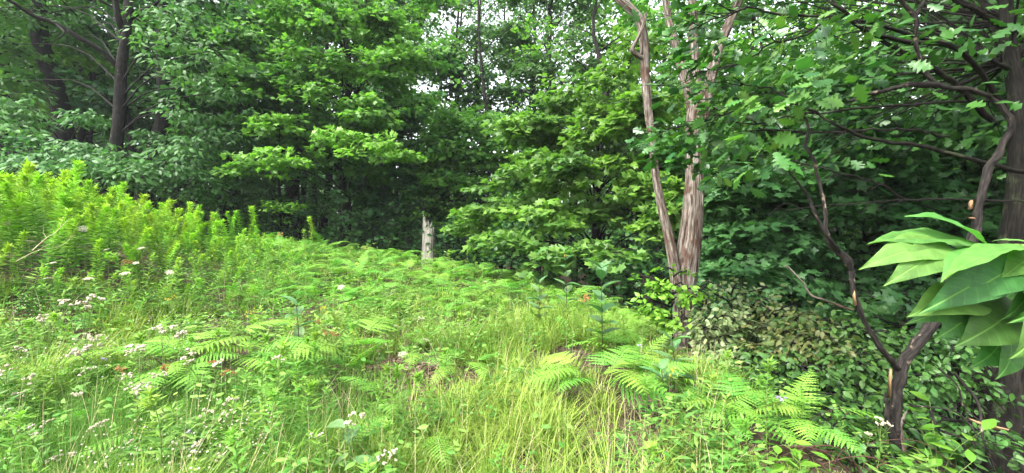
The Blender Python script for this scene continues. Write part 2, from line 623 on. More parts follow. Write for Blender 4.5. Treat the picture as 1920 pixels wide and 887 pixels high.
# ------------------------------------------------------------------ ground
xs = np.unique(np.concatenate([np.linspace(-120, -40, 14), np.linspace(-40, -9, 32), np.linspace(-9, 7, 130), np.linspace(7, 40, 34), np.linspace(40, 120, 14)]))
ys = np.unique(np.concatenate([np.linspace(-60, -20, 6), np.linspace(-20, 0, 14), np.linspace(0, 16, 130), np.linspace(16, 60, 44), np.linspace(60, 120, 8)]))
gx, gy = np.meshgrid(xs, ys)
gz = zt(gx.ravel(), gy.ravel())
nx = len(xs)
ii = (np.arange(len(ys) - 1)[:, None] * nx + np.arange(nx - 1)[None, :]).ravel()
gq = np.stack([ii, ii + 1, ii + nx + 1, ii + nx], 1)
obj('ground', make_mesh('ground', np.c_[gx.ravel(), gy.ravel(), gz], gq, ground_mat(), smooth=True), kind='structure')


hz = np.array([(x_, y_, z_) for x_ in (-125, 125) for y_ in (-65, 125) for z_ in (-6, 34)], float)
hm, HN, HL = new_mat('added_haze')
vp = HN.new('ShaderNodeVolumePrincipled')
vp.inputs['Color'].default_value = (.86, .93, 1.0, 1)
vp.inputs['Density'].default_value = .00055  # haze volume added to lift the black shadows of the woods
ho = HN.new('ShaderNodeOutputMaterial')
HL.new(vp.outputs[0], ho.inputs['Volume'])
obj('haze', make_mesh('haze', hz, np.array([(0, 1, 3, 2), (4, 6, 7, 5), (0, 4, 5, 1), (2, 3, 7, 6), (0, 2, 6, 4), (1, 5, 7, 3)]), hm), kind='stuff', label='thin pale haze added over the clearing and woods to soften the shadows', category='haze')

# ------------------------------------------------------------------ trees
def leaves_in_sprays(g, C, O, rad, k, size, droop=.35, flat=.12, tilt=.45):
    """Leaf transforms of flat sprays. C centres (M,3), O outward units (M,3), rad (M)."""
    Mn = len(C)
    n = Mn * k
    c = np.repeat(C, k, 0)
    o = np.repeat(O, k, 0)
    r = np.repeat(rad, k)
    a = g.uniform(0, 2 * math.pi, n)
    q = np.sqrt(g.uniform(0.02, 1, n))
    side = np.stack([-o[:, 1], o[:, 0], np.zeros(n)], 1)
    off = o * (np.cos(a) * q * r * 1.15)[:, None] + side * (np.sin(a) * q * r * .85)[:, None]
    off[:, 2] += g.normal(0, 1, n) * flat * r - droop * q * q * r * .5
    pos = c + off
    d = unit(off * [1, 1, .3] + o * (r * .35)[:, None] + g.normal(0, .3, (n, 3)) * r[:, None] - UP * (droop * r * .5)[:, None])
    nn = UP + g.normal(0, tilt, (n, 3)) + unit(off + 1e-6) * .15 + o * .8
    return pos, frames(d, nn), size * g.uniform(.7, 1.2, n)


def gen_tree(seed, H, r0, base, cr, limbs, spl, k, size, lean=(0, 0), rise=.5, profile=None, tiers=(), limb_rad=.36, spray=.55, fork=False,
             droop=.35, flat=.12, tint_spread=.35, tilt=.45, trunk_pts=None, tier_k=None, tier_den=2.3, sides=9):
    """Returns the wood (Geo) and the leaf arrays of one tree with its origin at the base of the trunk."""
    g = np.random.default_rng(seed)
    wood = Geo()
    if trunk_pts is None:
        n = 7
        h = np.linspace(0, 1, n)
        tp = np.c_[lean[0] * h ** 1.3 * H + g.normal(0, .012 * H, n) * (h > .1), lean[1] * h ** 1.3 * H + g.normal(0, .012 * H, n) * (h > .1), h * (H + .4) - .4]
    else:
        tp = np.asarray(trunk_pts, float)
        H = tp[-1][2]
    ts = spline(tp, 22)
    hz = np.clip((ts[:, 2]) / H, 0, 1)
    tr = r0 * (1 - .86 * hz ** 1.1) * (1 + .5 * np.exp(-np.maximum(ts[:, 2], 0) / .25))
    V, T, uv = tube(ts, tr, sides, .10, seed)
    wood.add(V, T, .5, uv)

    def at_h(h):
        i = int(np.argmin(np.abs(ts[:, 2] - h)))
        return ts[i], tr[i]

    C, O, RD, TN = [], [], [], []
    az = g.uniform(0, 6.28)
    prof = profile or (lambda f: math.sin(math.pi * min(1, .18 + .82 * f)) ** .6)
    for i in range(limbs):
        f = (i + g.uniform(.1, .9)) / limbs
        h = H * (base + (.97 - base) * f)
        p0, rr = at_h(h)
        az += 2.4 + g.normal(0, .3)
        Ln = cr * prof(f) * g.uniform(.75, 1.15)
        d = np.array((math.cos(az), math.sin(az), 0))
        el = rise * (1 + .8 * f)
        pts = [p0, p0 + d * Ln * .4 + UP * Ln * el * .35, p0 + d * Ln * .75 + UP * Ln * el * .55, p0 + d * Ln + UP * Ln * el * .6]
        pts = np.array(pts) + g.normal(0, .05, (4, 3)) * Ln * np.array([[0], [.5], [1], [1]])
        sp = spline(pts, 8)
        V, T, uv = tube(sp, np.linspace(max(.012, rr * limb_rad), .008, 8), 5)
        wood.add(V, T, .5, uv)
        tn = g.uniform(0, 1)
        m = max(2, int(spl * (.5 + .5 * Ln / cr)))
        for j in range(m):
            u = .28 + .72 * (j + g.uniform(.2, .8)) / m
            b = sp[int(u * 7)]
            w = (1.1 - u * .55) * Ln * .42
            a2 = az + g.choice((-1, 1)) * g.uniform(.3, 1.25)
            dd = np.array((math.cos(a2), math.sin(a2), 0))
            c = b + dd * w * g.uniform(.35, 1) + UP * g.normal(.02, .06) * Ln
            V, T, uv = tube([b, (b + c) / 2 + UP * .04 * Ln, c], [.012, .008, .005], 3, cap=False)
            wood.add(V, T, .5, uv)
            C.append(c)
            O.append(unit(dd + d * .6))
            RD.append(spray * g.uniform(.65, 1.25))
            TN.append(tn)
    for (c, rad, tn) in tiers:
        c = np.asarray(c, float)
        hh = np.clip(c[2] - np.linalg.norm(c[:2] - at_h(c[2])[0][:2]) * .35, H * .05, H * .97)
        p0, rr = at_h(hh)
        d = unit((c - p0) * [1, 1, 0] + 1e-6)
        e = c + d * rad * .5
        sp = spline([p0, p0 * .6 + c * .4 + UP * .12 * np.linalg.norm(c - p0), c - UP * .05, e - UP * .08], 9)
        V, T, uv = tube(sp, np.linspace(max(.012, min(.028, rr * .25)), .005, 9), 5)
        wood.add(V, T, .5, uv)
        nf = int(g.integers(5, 8))
        a0 = math.atan2(d[1], d[0])
        for j in range(nf):
            a2 = a0 + (j / (nf - 1) - .5) * 4.2 + g.normal(0, .2)
            fl = rad * g.uniform(.7, 1.25) * (1 - .12 * abs(a2 - a0))
            dd = np.array((math.cos(a2), math.sin(a2), 0))
            tip = c + dd * fl + UP * rad * g.normal(-.28, .22)
            fs = spline([c - UP * .04, (c + tip) / 2 + UP * .08 * rad, tip], 6)
            V, T, uv = tube(fs, np.linspace(.011, .004, 6), 3, cap=False)
            wood.add(V, T, .5, uv)
            ms = max(3, int(tier_den * fl / spray))
            for q in range(ms):
                u = .15 + .85 * (q + g.uniform(0, 1)) / ms
                pt = fs[min(5, int(u * 5.99))]
                lat = np.array((-dd[1], dd[0], 0)) * g.normal(0, .32) * rad * (1.15 - .5 * u)
                C.append(pt + lat + UP * g.normal(-.02, .15) * rad)
                O.append(unit(dd + lat / rad + d * .4))
                RD.append(spray * g.uniform(.35, .62))
                TN.append(np.clip(tn + g.normal(0, .12), 0, 1))
    C, O, RD, TN = np.array(C), np.array(O), np.array(RD), np.array(TN)
    O[:, 2] = 0
    k = max(5, int(k * .68))
    pos, rot, sz = leaves_in_sprays(g, C, unit(O), RD, k, size, droop, flat, tilt)
    tint = np.clip(np.repeat(TN, k) * (1 - tint_spread) + g.uniform(0, 1, len(pos)) * tint_spread, 0, 1)
    return wood, (pos, rot, sz, tint)


def build_tree(name, label, loc, gen, leaf, lmat, bmat='bark', rot=0, scale=1, group=None, leaf_parts=0, category='tree', crown='crown'):
    wood, (pos, rt, sz, tint) = gen
    t = thing(name, label, category, loc, (0, 0, rot), scale, group)
    obj('trunk', wood.mesh('trunk', M[bmat], smooth=True), t)
    if leaf_parts:
        wp = pos + np.asarray(loc)
        inv = ((np.abs(wp[:, 0]) < wp[:, 1] * 1.19) & (np.abs(wp[:, 2] - CAM[2]) < wp[:, 1] * .55)) * 1.0
        near = np.argsort(np.linalg.norm(wp - CAM, axis=1) / sz + (1 - inv) * 1e4)[:leaf_parts]
        keep = np.ones(len(pos), bool)
        keep[near] = False
        variants = [make_mesh('leaf', leaf[0], leaf[1], M[lmat], np.full(len(leaf[0]), q), leaf[2] if len(leaf) > 2 else None) for q in (.1, .3, .5, .7, .9)]
        from mathutils import Matrix
        for i in near:
            o = bpy.data.objects.new('leaf', variants[min(4, int(tint[i] * 5))])
            COL.objects.link(o)
            o.parent = t
            mm = Matrix([[*(rt[i][r] * sz[i]), pos[i][r]] for r in range(3)] + [[0, 0, 0, 1]])
            o.matrix_local = mm
        pos, rt, sz, tint = pos[keep], rt[keep], sz[keep], tint[keep]
    V, T, tn = scatter(leaf, pos, rt, sz, tint)
    obj(crown, make_mesh('crown', V, T, M[lmat], tn), t, kind='stuff')
    return t


def copy_thing(src, loc, rot=None, scale=None, label=None, group=None):
    c = src.copy()
    COL.objects.link(c)
    c.location = [float(v) for v in loc]
    if rot is not None:
        c.rotation_euler = [float(v) for v in rot]
    if scale is not None:
        c.scale = (scale,) * 3 if np.isscalar(scale) else [float(v) for v in scale]
    if label:
        c['label'] = label
    if group:
        c['group'] = group
    for ch in src.children:
        d = ch.copy()
        COL.objects.link(d)
        d.parent = c
        for s in ch.children:
            e = s.copy()
            COL.objects.link(e)
            e.parent = d
    return c


def at(px, d):
    x = (px - 960.0) / F * d
    return np.array((x, d, zt(x, d)))


def rel(base, lst):
    """[(px, py, depth, radius, tint)] -> tiers relative to a trunk base."""
    return [(P(px, py, d) - base, r, t) for px, py, d, r, t in lst]


def rel_path(base, lst):
    p = [P(px, py, d) - base for px, py, d in lst]
    p[0][2] = min(p[0][2], -.3)
    return p


def wall(seed, n, x0, x1, y0, y1, d0, d1, r0, r1, t0, t1):
    q = np.random.default_rng(seed)
    return [(q.uniform(x0, x1), q.uniform(y0, y1), q.uniform(d0, d1), q.uniform(r0, r1), q.uniform(t0, t1)) for _ in range(n)]


# --- leading maple left of the centre; tier tints paint in sunlit and shaded foliage
b = at(640, 15.0)
build_tree('maple_tree', 'broad maple with leaf tiers tinted a sunlit light green, behind and left of the grey stump', b,
           gen_tree(21, 13, .16, .5, 3.6, 10, 6, 22, .16, rise=.5, spray=.5,
                    tiers=rel(b, [(470, 300, 12.0, .75, .75), (540, 298, 11.8, .75, .85), (520, 232, 12.2, .8, .8), (585, 165, 12.5, .9, .5), (560, 90, 12.8, 1.0, .4), (630, 250, 12.0, .7, .9),
                                  (700, 262, 11.6, .75, .95), (745, 282, 11.8, .55, .8), (690, 200, 12.4, .9, .55), (640, 120, 13.0, 1.0, .4), (720, 110, 13, 1.1, .55), (770, 105, 13.4, .8, .65),
                                  (790, 190, 13.4, .8, .3), (740, 40, 13.4, 1.2, .45), (620, 45, 13.2, 1.2, .35), (480, 150, 13, 1.0, .3), (460, 70, 13.2, 1.1, .35), (590, 300, 14.0, .8, .2), (680, 320, 14.5, .8, .2)] + wall(1, 34, 440, 820, -20, 270, 12.5, 15, .6, 1.0, .05, .6))),
           MAPLE, 'maple', leaf_parts=120)
# --- bright maple right of the centre; high tier tints paint in its sunlit foliage
b = at(1128, 13.0)
build_tree('maple_tree', 'bright maple with low spreading tiers, left of the bare forked dead tree', b,
           gen_tree(22, 11, .17, .5, 3.0, 9, 6, 22, .165, rise=.5, spray=.5,
                    tiers=rel(b, [(1010, 300, 10.2, .75, .55), (1060, 335, 9.8, .7, .7), (1110, 250, 10.0, .7, .75), (1180, 215, 9.6, .65, .85), (1150, 140, 10.2, .8, .7), (1215, 180, 9.4, .6, .7),
                                  (1130, 200, 10.4, .7, .8), (1160, 300, 9.6, .55, .85), (1000, 400, 9.4, .6, .75), (1050, 415, 9.3, .45, .6), (900, 392, 10.2, .5, .6), (930, 440, 9.6, .55, .5), (880, 425, 10.4, .45, .45),
                                  (1090, 455, 8.8, .5, .4), (1160, 470, 8.4, .55, .25), (1040, 470, 8.9, .55, .4), (980, 445, 9.4, .55, .35), (950, 330, 11, .75, .3), (960, 380, 10.8, .6, .35), (1080, 170, 11, .9, .5),
                                  (1040, 235, 11, .8, .35), (1200, 330, 9.4, .5, .8), (1240, 380, 9.0, .5, .9), (1230, 420, 9.0, .45, .8), (1255, 350, 9.0, .4, .9), (1190, 80, 10.5, .8, .6)] + wall(2, 26, 960, 1240, 190, 400, 9.5, 12, .45, .8, .1, .75))),
           MAPLE, 'maple', leaf_parts=300)
# --- dark maple saplings right of the dead tree
b = at(1420, 9.6)
build_tree('maple_sapling', 'dark green young maple spreading right of the forked dead tree, above the pale shrub', b,
           gen_tree(23, 5.5, .05, .3, 1.5, 10, 5, 16, .15, rise=.35, spray=.45,
                    tiers=rel(b, [(1370, 430, 8.0, .5, .35), (1430, 470, 7.6, .55, .3), (1390, 500, 7.4, .5, .35), (1350, 500, 7.6, .4, .3), (1450, 400, 8.2, .5, .3), (1480, 520, 7.2, .5, .3),
                                  (1400, 560, 7.0, .45, .25), (1340, 360, 8.2, .45, .6), (1380, 330, 8.2, .5, .5), (1440, 340, 8.4, .55, .35), (1500, 450, 7.8, .5, .2), (1340, 455, 7.8, .4, .3)] + wall(3, 30, 1320, 1560, 300, 580, 7.4, 9.5, .4, .6, .1, .5))),
           MAPLE, 'maple_dark', leaf_parts=200)
# --- left wood edge: forked tree with the long bare limb
b = at(222, 12.5)
lt = build_tree('forked_tree', 'dark trunk forking high at upper left, long bare limb reaching out to the left', b,
                gen_tree(24, 14, .20, .5, 4.2, 6, 7, 18, .19, rise=.5, spray=.6, droop=.8, limb_rad=.2,
                         trunk_pts=rel_path(b, [(215, 420, 12.5), (217, 300, 12.5), (224, 210, 12.5), (228, 120, 12.5), (240, 30, 12.5), (238, -120, 12.5), (245, -330, 12.6)]),
                         tiers=rel(b, [(120, 80, 15.4, 1.0, .5), (40, 150, 13.5, .8, .6), (30, 80, 13.6, 1.0, .6), (160, 60, 15, 1.1, .4), (330, 60, 11.5, 1.1, .7), (360, 120, 11.5, .9, .7), (410, 90, 11.8, 1.0, .6),
                                       (300, 20, 12, 1.1, .5), (100, 20, 13.8, 1.3, .5), (20, 10, 13.5, 1.2, .6), (420, 170, 12, .9, .4), (350, 205, 12.2, .7, .4), (230, 290, 11, .6, .45), (365, 160, 12.5, .8, .3)])),
                BROAD, 'ashy', leaf_parts=60)
w = Geo()
for pts, r in (([(222, 128, 12.5), (190, 95, 12.2), (150, 72, 11.9), (105, 45, 11.6), (60, 28, 11.3), (25, 5, 11.0), (-30, -25, 10.6)], np.linspace(.075, .035, 24)),
               ([(232, 62, 12.5), (222, 35, 12.3), (216, 0, 12.2), (205, -60, 12.0)], np.linspace(.095, .06, 24)),
               ([(240, 40, 12.5), (262, 22, 12.3), (290, 8, 12.1), (330, -30, 12)], np.linspace(.065, .03, 24)),
               ([(105, 45, 11.6), (120, 62, 11.4), (95, 80, 11.3)], np.linspace(.03, .01, 24))):
    V, T, uv = tube(spline([P(*q) for q in pts], 24), r, 7, .06, 4)
    w.add(V - b, T, .5, uv)
obj('limb', w.mesh('limb', M['bark'], smooth=True), lt)
# two stouter trunks beside it
for (px, d, r0, seed, lab, tl) in (
        (98, 14.5, .36, 25, 'stout tree with thick dark trunk at far left, behind the long bare limb', [(35, 205, 12.5, .6, .5), (20, 230, 11.5, .8, .6), (130, 275, 11.5, .7, .5), (165, 215, 12.5, .6, .4), (30, 290, 10.5, .7, .5), (90, 290, 10.5, .7, .4), (150, 300, 10.3, .6, .4), (10, 180, 12, .9, .6), (100, 150, 16, .9, .5)]),
        (288, 15.0, .30, 26, 'lichen grey trunk just right of the forked tree at upper left', [(240, 320, 10.5, .55, .6), (280, 310, 11, .6, .4), (335, 275, 11.5, .7, .4), (180, 270, 11.5, .7, .35), (370, 260, 12, .8, .3), (380, 220, 12.5, .8, .4), (300, 255, 13, .6, .3), (420, 250, 12.5, .8, .3), (350, 310, 11.5, .6, .3), (410, 310, 12.5, .7, .25), (390, 350, 12, .5, .2)])):
    b = at(px, d)
    build_tree('broadleaf_tree', lab, b, gen_tree(seed, 15, r0, .5, 4.2, 8, 6, 18, .19, rise=.5, spray=.6, droop=.8, limb_rad=.22, tiers=rel(b, tl)), BROAD, 'ashy', leaf_parts=60)

for (px, d, H, r0, seed, lab, tl) in (
        (905, 17.0, 13, .13, 51, 'mid green maple filling the middle of the wood edge, right behind the stump', wall(51, 60, 800, 1010, 215, 430, 14.5, 17.5, .6, 1.0, .1, .7)),
        (890, 21.0, 17, .15, 56, 'tall airy tree above the stump, its thin crown open to the white sky', wall(56, 26, 790, 960, -60, 235, 18, 22, .6, 1.0, .2, .7)),
        (1030, 20.0, 16, .15, 57, 'tall airy tree over the bright maple, crown open to the sky', wall(57, 32, 950, 1180, -60, 235, 17, 21, .6, 1.0, .2, .8)),
        (700, 21.0, 16, .15, 58, 'tall pale crowned tree rising above the leading maple', wall(58, 16, 640, 840, -60, 150, 18, 21, .6, 1.0, .2, .7)),
        (420, 16.0, 13, .18, 52, 'shaded maple between the forked tree and the leading maple', wall(52, 38, 330, 500, 20, 330, 13, 16, .7, 1.0, .05, .5)),
        (760, 19.0, 12, .12, 53, 'leafy maple in the shade just left of the bleached stump', wall(53, 50, 690, 850, 170, 400, 15.5, 18.5, .6, 1.0, .1, .5)),
        (1420, 12.5, 10, .14, 54, 'dense maple in the gap between dead tree and oak boughs', wall(54, 60, 1300, 1600, 130, 400, 9.5, 12.5, .6, .9, .1, .7)),
        (1700, 10.5, 8, .12, 55, 'broad leaved maple behind the blackened dead tree', wall(55, 60, 1580, 1900, 120, 560, 7.5, 10.5, .5, .8, .1, .6))):
    b = at(px, d)
    build_tree('maple_tree', lab, b, gen_tree(seed, H, r0, .4, 3.0, 9, 5, 18, .16, rise=.5, spray=.5, tiers=rel(b, tl)), MAPLE_FAR if d > 14 else MAPLE, 'maple' if seed in (51, 54) else 'tall' if seed > 55 else 'maple_dark')

# --- archetypes for the woods behind
ARCH = []


def archetype(seed, H, r0, base, cr, limbs, spl, k, size, leaf, lmat, **kw):
    return (gen_tree(seed, H, r0, base, cr, limbs, spl, k, size, **kw), leaf, lmat)


KINDS = [
    ('broadleaf_tree', 'dark broadleaf tree standing in shade', archetype(31, 13, .17, .3, 3.4, 26, 9, 24, .19, MAPLE_FAR, 'maple_dark', rise=.45, spray=.62)),
    ('broadleaf_tree', 'mid green broadleaf tree with layered boughs', archetype(32, 15, .2, .28, 3.6, 28, 9, 24, .2, MAPLE_FAR, 'maple', rise=.4, spray=.65)),
    ('slender_tree', 'tall slender tree with airy crown', archetype(33, 21, .17, .35, 3.0, 30, 7, 24, .2, RHOMB, 'tall', rise=.9, spray=.6, tilt=.7, flat=.35)),
    ('slender_tree', 'tall thin tree with sparse high crown', archetype(34, 19, .15, .42, 2.6, 24, 7, 24, .19, RHOMB, 'tall', rise=1.0, spray=.6, tilt=.7, flat=.35)),
    ('young_tree', 'slim young tree between bigger trunks', archetype(35, 8, .08, .2, 2.0, 20, 6, 22, .17, MAPLE_FAR, 'maple_dark', rise=.45, spray=.5)),
]
protos = []
for nm, lab, (gen, leaf, lm) in KINDS:
    protos.append((nm, lab, gen, leaf, lm))
ZONES = [(-9, -.62, 'behind the goldenrod bank'), (-.62, -.3, 'behind the leading maple'), (-.3, .02, 'behind the bleached stump'), (.02, .36, 'behind the bright maple'),
         (.36, .62, 'behind the forked dead tree'), (.62, 9, 'behind the oak boughs')]


def zone_label(lab, u, d):
    if d < 6 or abs(u) > 1.3:
        return lab + ' beside the clearing', 'trees beside the clearing'
    z = [q[2] for q in ZONES if q[0] <= u < q[1]][0]
    far = 'far' if d > 26 else 'near'
    return ('far off ' if d > 26 else '') + lab + ' ' + z, 'woodland trees ' + z + (' far off' if d > 26 else '')



first = {}


def place_tree(kind, x, y, rot, scale, dz=0.0):
    nm, lab, gen, leaf, lm = protos[kind]
    loc = (x, y, zt(x, y) + dz)
    lab, grp = zone_label(lab, x / y, y)
    if kind not in first:
        first[kind] = build_tree(nm, lab, loc, gen, leaf, lm, rot=rot, scale=scale, group=grp)
    else:
        copy_thing(first[kind], loc, (0, 0, rot), scale, lab, grp)


g = np.random.default_rng(77)
# (px, depth, kind, scale) for the ones that read singly in the picture
for px, d, kd, sc in [(20, 18, 1, 1.0), (160, 20, 0, 1.1), (340, 19, 0, 1.0), (350, 24, 2, .9), (440, 18, 0, 1.0), (520, 20, 2, .95), (610, 19, 0, 1.1), (560, 26, 1, 1.2), (690, 22, 2, 1.0),
                      (735, 25, 2, .95), (865, 24, 3, 1.0), (905, 30, 2, 1.0), (950, 26, 2, .95), (1000, 22, 3, 1.05), (1040, 20, 2, .9), (1080, 27, 2, 1.0), (1180, 20, 1, 1.0),
                      (1260, 22, 2, 1.0), (1330, 18, 0, 1.0), (1400, 16, 1, .9), (1480, 14, 4, 1.1), (1560, 12, 4, .9), (1640, 15, 3, .9), (1720, 11, 4, .85), (1800, 13, 3, .8), (1900, 10.5, 4, .9), (1960, 14, 1, 1.0),
                      (-60, 14, 1, 1.0), (240, 17, 0, 1.0), (880, 20, 4, 1.0), (960, 18, 4, .9), (1230, 16, 4, 1.0), (520, 17, 4, .9), (680, 18, 4, .9), (1450, 11.5, 4, .8), (1620, 9.5, 4, .8), (1850, 8, 4, .7)]:
    p = at(px, d)
    place_tree(kd, p[0], p[1], g.uniform(0, 6.28), sc * g.uniform(.94, 1.06))
placed = []
tries = 0
for x_, y_, kd_ in ((8.5, 1.5, 0), (10, 5, 1), (8, -3, 1), (12, -1, 0), (13, 3.5, 1), (11, 8.5, 0), (12, 12, 1)):   # the woods close in on both sides of the clearing
    place_tree(kd_, x_, max(y_, .01) if abs(y_) < .01 else y_, g.uniform(0, 6.28), .95)
while len(placed) < 120 and tries < 4000:
    tries += 1
    d = g.uniform(17, 46)
    u = g.uniform(-1.35, 1.35)
    x, y = u * d, d
    if abs(u * F + 960 - 803) < 55 and d < 30:
        continue
    if all((x - a) ** 2 + (y - c) ** 2 > (2.3 + .03 * d) ** 2 for a, c in placed):
        placed.append((x, y))
        mid = abs(u + .1) < .3
        if mid and g.uniform() < .72:
            place_tree(4, x, y, g.uniform(0, 6.28), g.uniform(.6, .9))
            continue
        place_tree(int(g.choice([2, 3, 3, 2] if mid else [0, 1, 0, 2, 4])), x, y, g.uniform(0, 6.28), g.uniform(.85, 1.15))

# --- understory saplings
sap = []
for i, (sd, H) in enumerate(((41, 2.4), (42, 3.2), (43, 1.7))):
    sap.append(gen_tree(sd, H, .022 + .006 * H, .12, .55 + .25 * H, 13, 5, 14, .13, rise=.3, spray=.33, sides=6))
ufirst = {}
for px, d, kd, sc in [(640, 13.6, 0, .9), (600, 14.2, 1, .8), (700, 14.0, 2, 1.0), (745, 15, 0, .9), (770, 15.5, 2, 1), (850, 14.5, 2, 1.0), (870, 13.5, 0, .8), (900, 15, 1, .8), (560, 15, 2, 1.1), (500, 15.5, 1, .8), (960, 12.5, 2, 1.1),
                      (1000, 13, 0, .9), (1080, 11.5, 2, 1.1), (1150, 10.5, 0, .8), (1200, 9.5, 2, 1.0), (1320, 9, 0, .9), (1400, 8.2, 2, 1.2), (1500, 8.6, 0, 1.0), (1560, 7.5, 2, 1.1), (1640, 7.6, 0, 1.0), (1700, 6.6, 2, 1.2), (1780, 7.4, 0, 1.0),
                      (1860, 6.0, 2, 1.2), (1900, 7.0, 1, .9), (1540, 9.5, 1, .9), (1460, 10.5, 1, 1.0), (1250, 12, 1, .9), (1130, 14, 1, 1.0), (1040, 16, 1, 1.0), (420, 14, 1, .9), (360, 13, 0, 1.1), (280, 12.5, 1, .8), (180, 12, 0, 1.1),
                      (100, 11.5, 1, .8), (30, 11, 0, 1.1), (330, 16, 1, 1.1), (460, 18, 1, 1.1), (820, 18, 1, 1.1), (920, 20, 1, 1.2), (1180, 17, 1, 1.1), (1600, 11, 1, 1.1), (1750, 9.5, 1, 1.0)]:
    p = at(px, d)
    r_ = g.uniform(0, 6.28)
    slab, sgrp = zone_label(('knee high', 'taller', 'bushy low')[(kd + 1) % 3 if kd != 2 else 2] + ' maple sapling in the shade', (px - 960) / F, d)
    sgrp = sgrp.replace('woodland trees', 'saplings')
    if kd not in ufirst:
        ufirst[kd] = build_tree('sapling', slab, p, sap[kd], MAPLE, 'maple_dark', rot=r_, scale=sc, group=sgrp, crown='foliage', category='sapling')
    else:
        copy_thing(ufirst[kd], p, (0, 0, r_), sc, slab, sgrp)

# --- the far wood as one mass
n = 60000
th = g.uniform(-1.0, 1.0, n)
dd = g.uniform(44, 66, n)
x, y = np.sin(th) * dd * 1.1, np.cos(th) * dd
zf = g.beta(1.0, 2.2, n)
z = zt(x, y) + 15 * zf * (1 + .25 * np.sin(th * 23) * np.cos(th * 9))
pos = np.c_[x, y, z]
rot = frames(g.normal(0, 1, (n, 3)), g.normal(0, 1, (n, 3)))
V, T, tn = scatter(RHOMB, pos, rot, g.uniform(.5, 1.1, n), g.uniform(0, 1, n))
obj('distant_woods', make_mesh('distant_woods', V, T, M['tall'], tn), kind='stuff', label='far mass of woods closing the view behind the trunks', category='woods')

# ------------------------------------------------------------------ dead forked tree
base = P(1276, 655, 5.9)
base[2] = zt(base[0], base[1])
dead = thing('dead_tree', 'bare dead tree with two weathered grey brown stems, right of centre at the meadow edge', 'dead tree', base)


def limb_mesh(name, pts, rad, mat, sides=18, n=60, rough=.12, seed=1, base=base, kink=.0):
    sp = spline([np.r_[P(*q[:3]), 0] for q in pts], n)[:, :3]
    gj = np.random.default_rng(seed + 50)
    jt = gj.normal(0, 1, (n, 3))
    jt = (jt + np.roll(jt, 1, 0) + np.roll(jt, 2, 0)) / 3
    sp = sp + jt * (np.array(rad).mean() * kink)
    rr = spline(np.c_[rad, rad], n)[:, 0] * (1 + gj.normal(0, kink * .35, n))
    V, T, uv = tube(sp, rr, sides, rough, seed)
    gm = Geo()
    gm.add(V - base, T, .5, uv)
    return gm.mesh(name, mat, smooth=False)


pxr = lambda w, d: w / 2 / F * d
D0 = 5.9
obj('trunk', limb_mesh('trunk', [(1276, 690, D0), (1277, 650, D0), (1280, 600, D0), (1284, 540, D0), (1290, 480, D0), (1297, 420, D0), (1302, 350, D0), (1302, 290, D0), (1303, 230, D0), (1310, 195, D0)],
                        [pxr(q, D0) for q in (48, 39, 35, 38, 43, 39, 34, 30, 32, 39)], M['dead'], 40, 150, .06, 2), dead)
obj('stem', limb_mesh('stem', [(1272, 570, D0 - .08), (1264, 500, D0 - .10), (1254, 445, D0 - .1), (1240, 385, D0 - .1), (1229, 325, D0 - .1), (1224, 270, D0 - .1), (1216, 210, D0 - .1), (1210, 140, D0 - .1), (1208, 80, D0 - .1), (1200, 40, D0 - .1), (1180, 15, D0 - .1), (1150, -12, D0 - .05)],
                       [pxr(q, D0) for q in (20, 20, 18, 16, 14, 14, 15, 16, 17, 16, 16, 18)], M['dead'], 28, 130, .06, 3), dead)
obj('limb', limb_mesh('limb', [(1303, 215, D0), (1292, 170, D0), (1275, 115, D0 + .05), (1262, 70, D0 + .05), (1254, 40, D0 + .1), (1248, 0, D0 + .1), (1240, -40, D0 + .1)], [pxr(q, D0) for q in (26, 20, 17, 14, 13, 13, 12)], M['dead'], 12, 50, .1, 4), dead)
obj('limb', limb_mesh('limb', [(1306, 205, D0), (1302, 150, D0), (1300, 90, D0 + .05), (1298, 20, D0 + .1), (1296, -40, D0 + .1)], [pxr(q, D0) for q in (34, 24, 20, 17, 15)], M['dead'], 12, 50, .1, 5), dead)
obj('limb', limb_mesh('limb', [(1316, 225, D0), (1325, 180, D0 + .05), (1345, 100, D0 + .15), (1365, 50, D0 + .2), (1380, 15, D0 + .25), (1400, -30, D0 + .3)], [pxr(q, D0) for q in (28, 22, 18, 18, 16, 14)], M['dead'], 12, 50, .1, 6), dead)
obj('limb', limb_mesh('limb', [(1210, 112, D0 - .1), (1190, 100, D0 - .17), (1186, 90, D0 - .2), (1197, 70, D0 - .2), (1207, 45, D0 - .2), (1213, 15, D0 - .2)], [pxr(q, D0) for q in (9, 10, 8, 6, 6, 4)], M['dead'], 10, 40, .1, 7), dead)
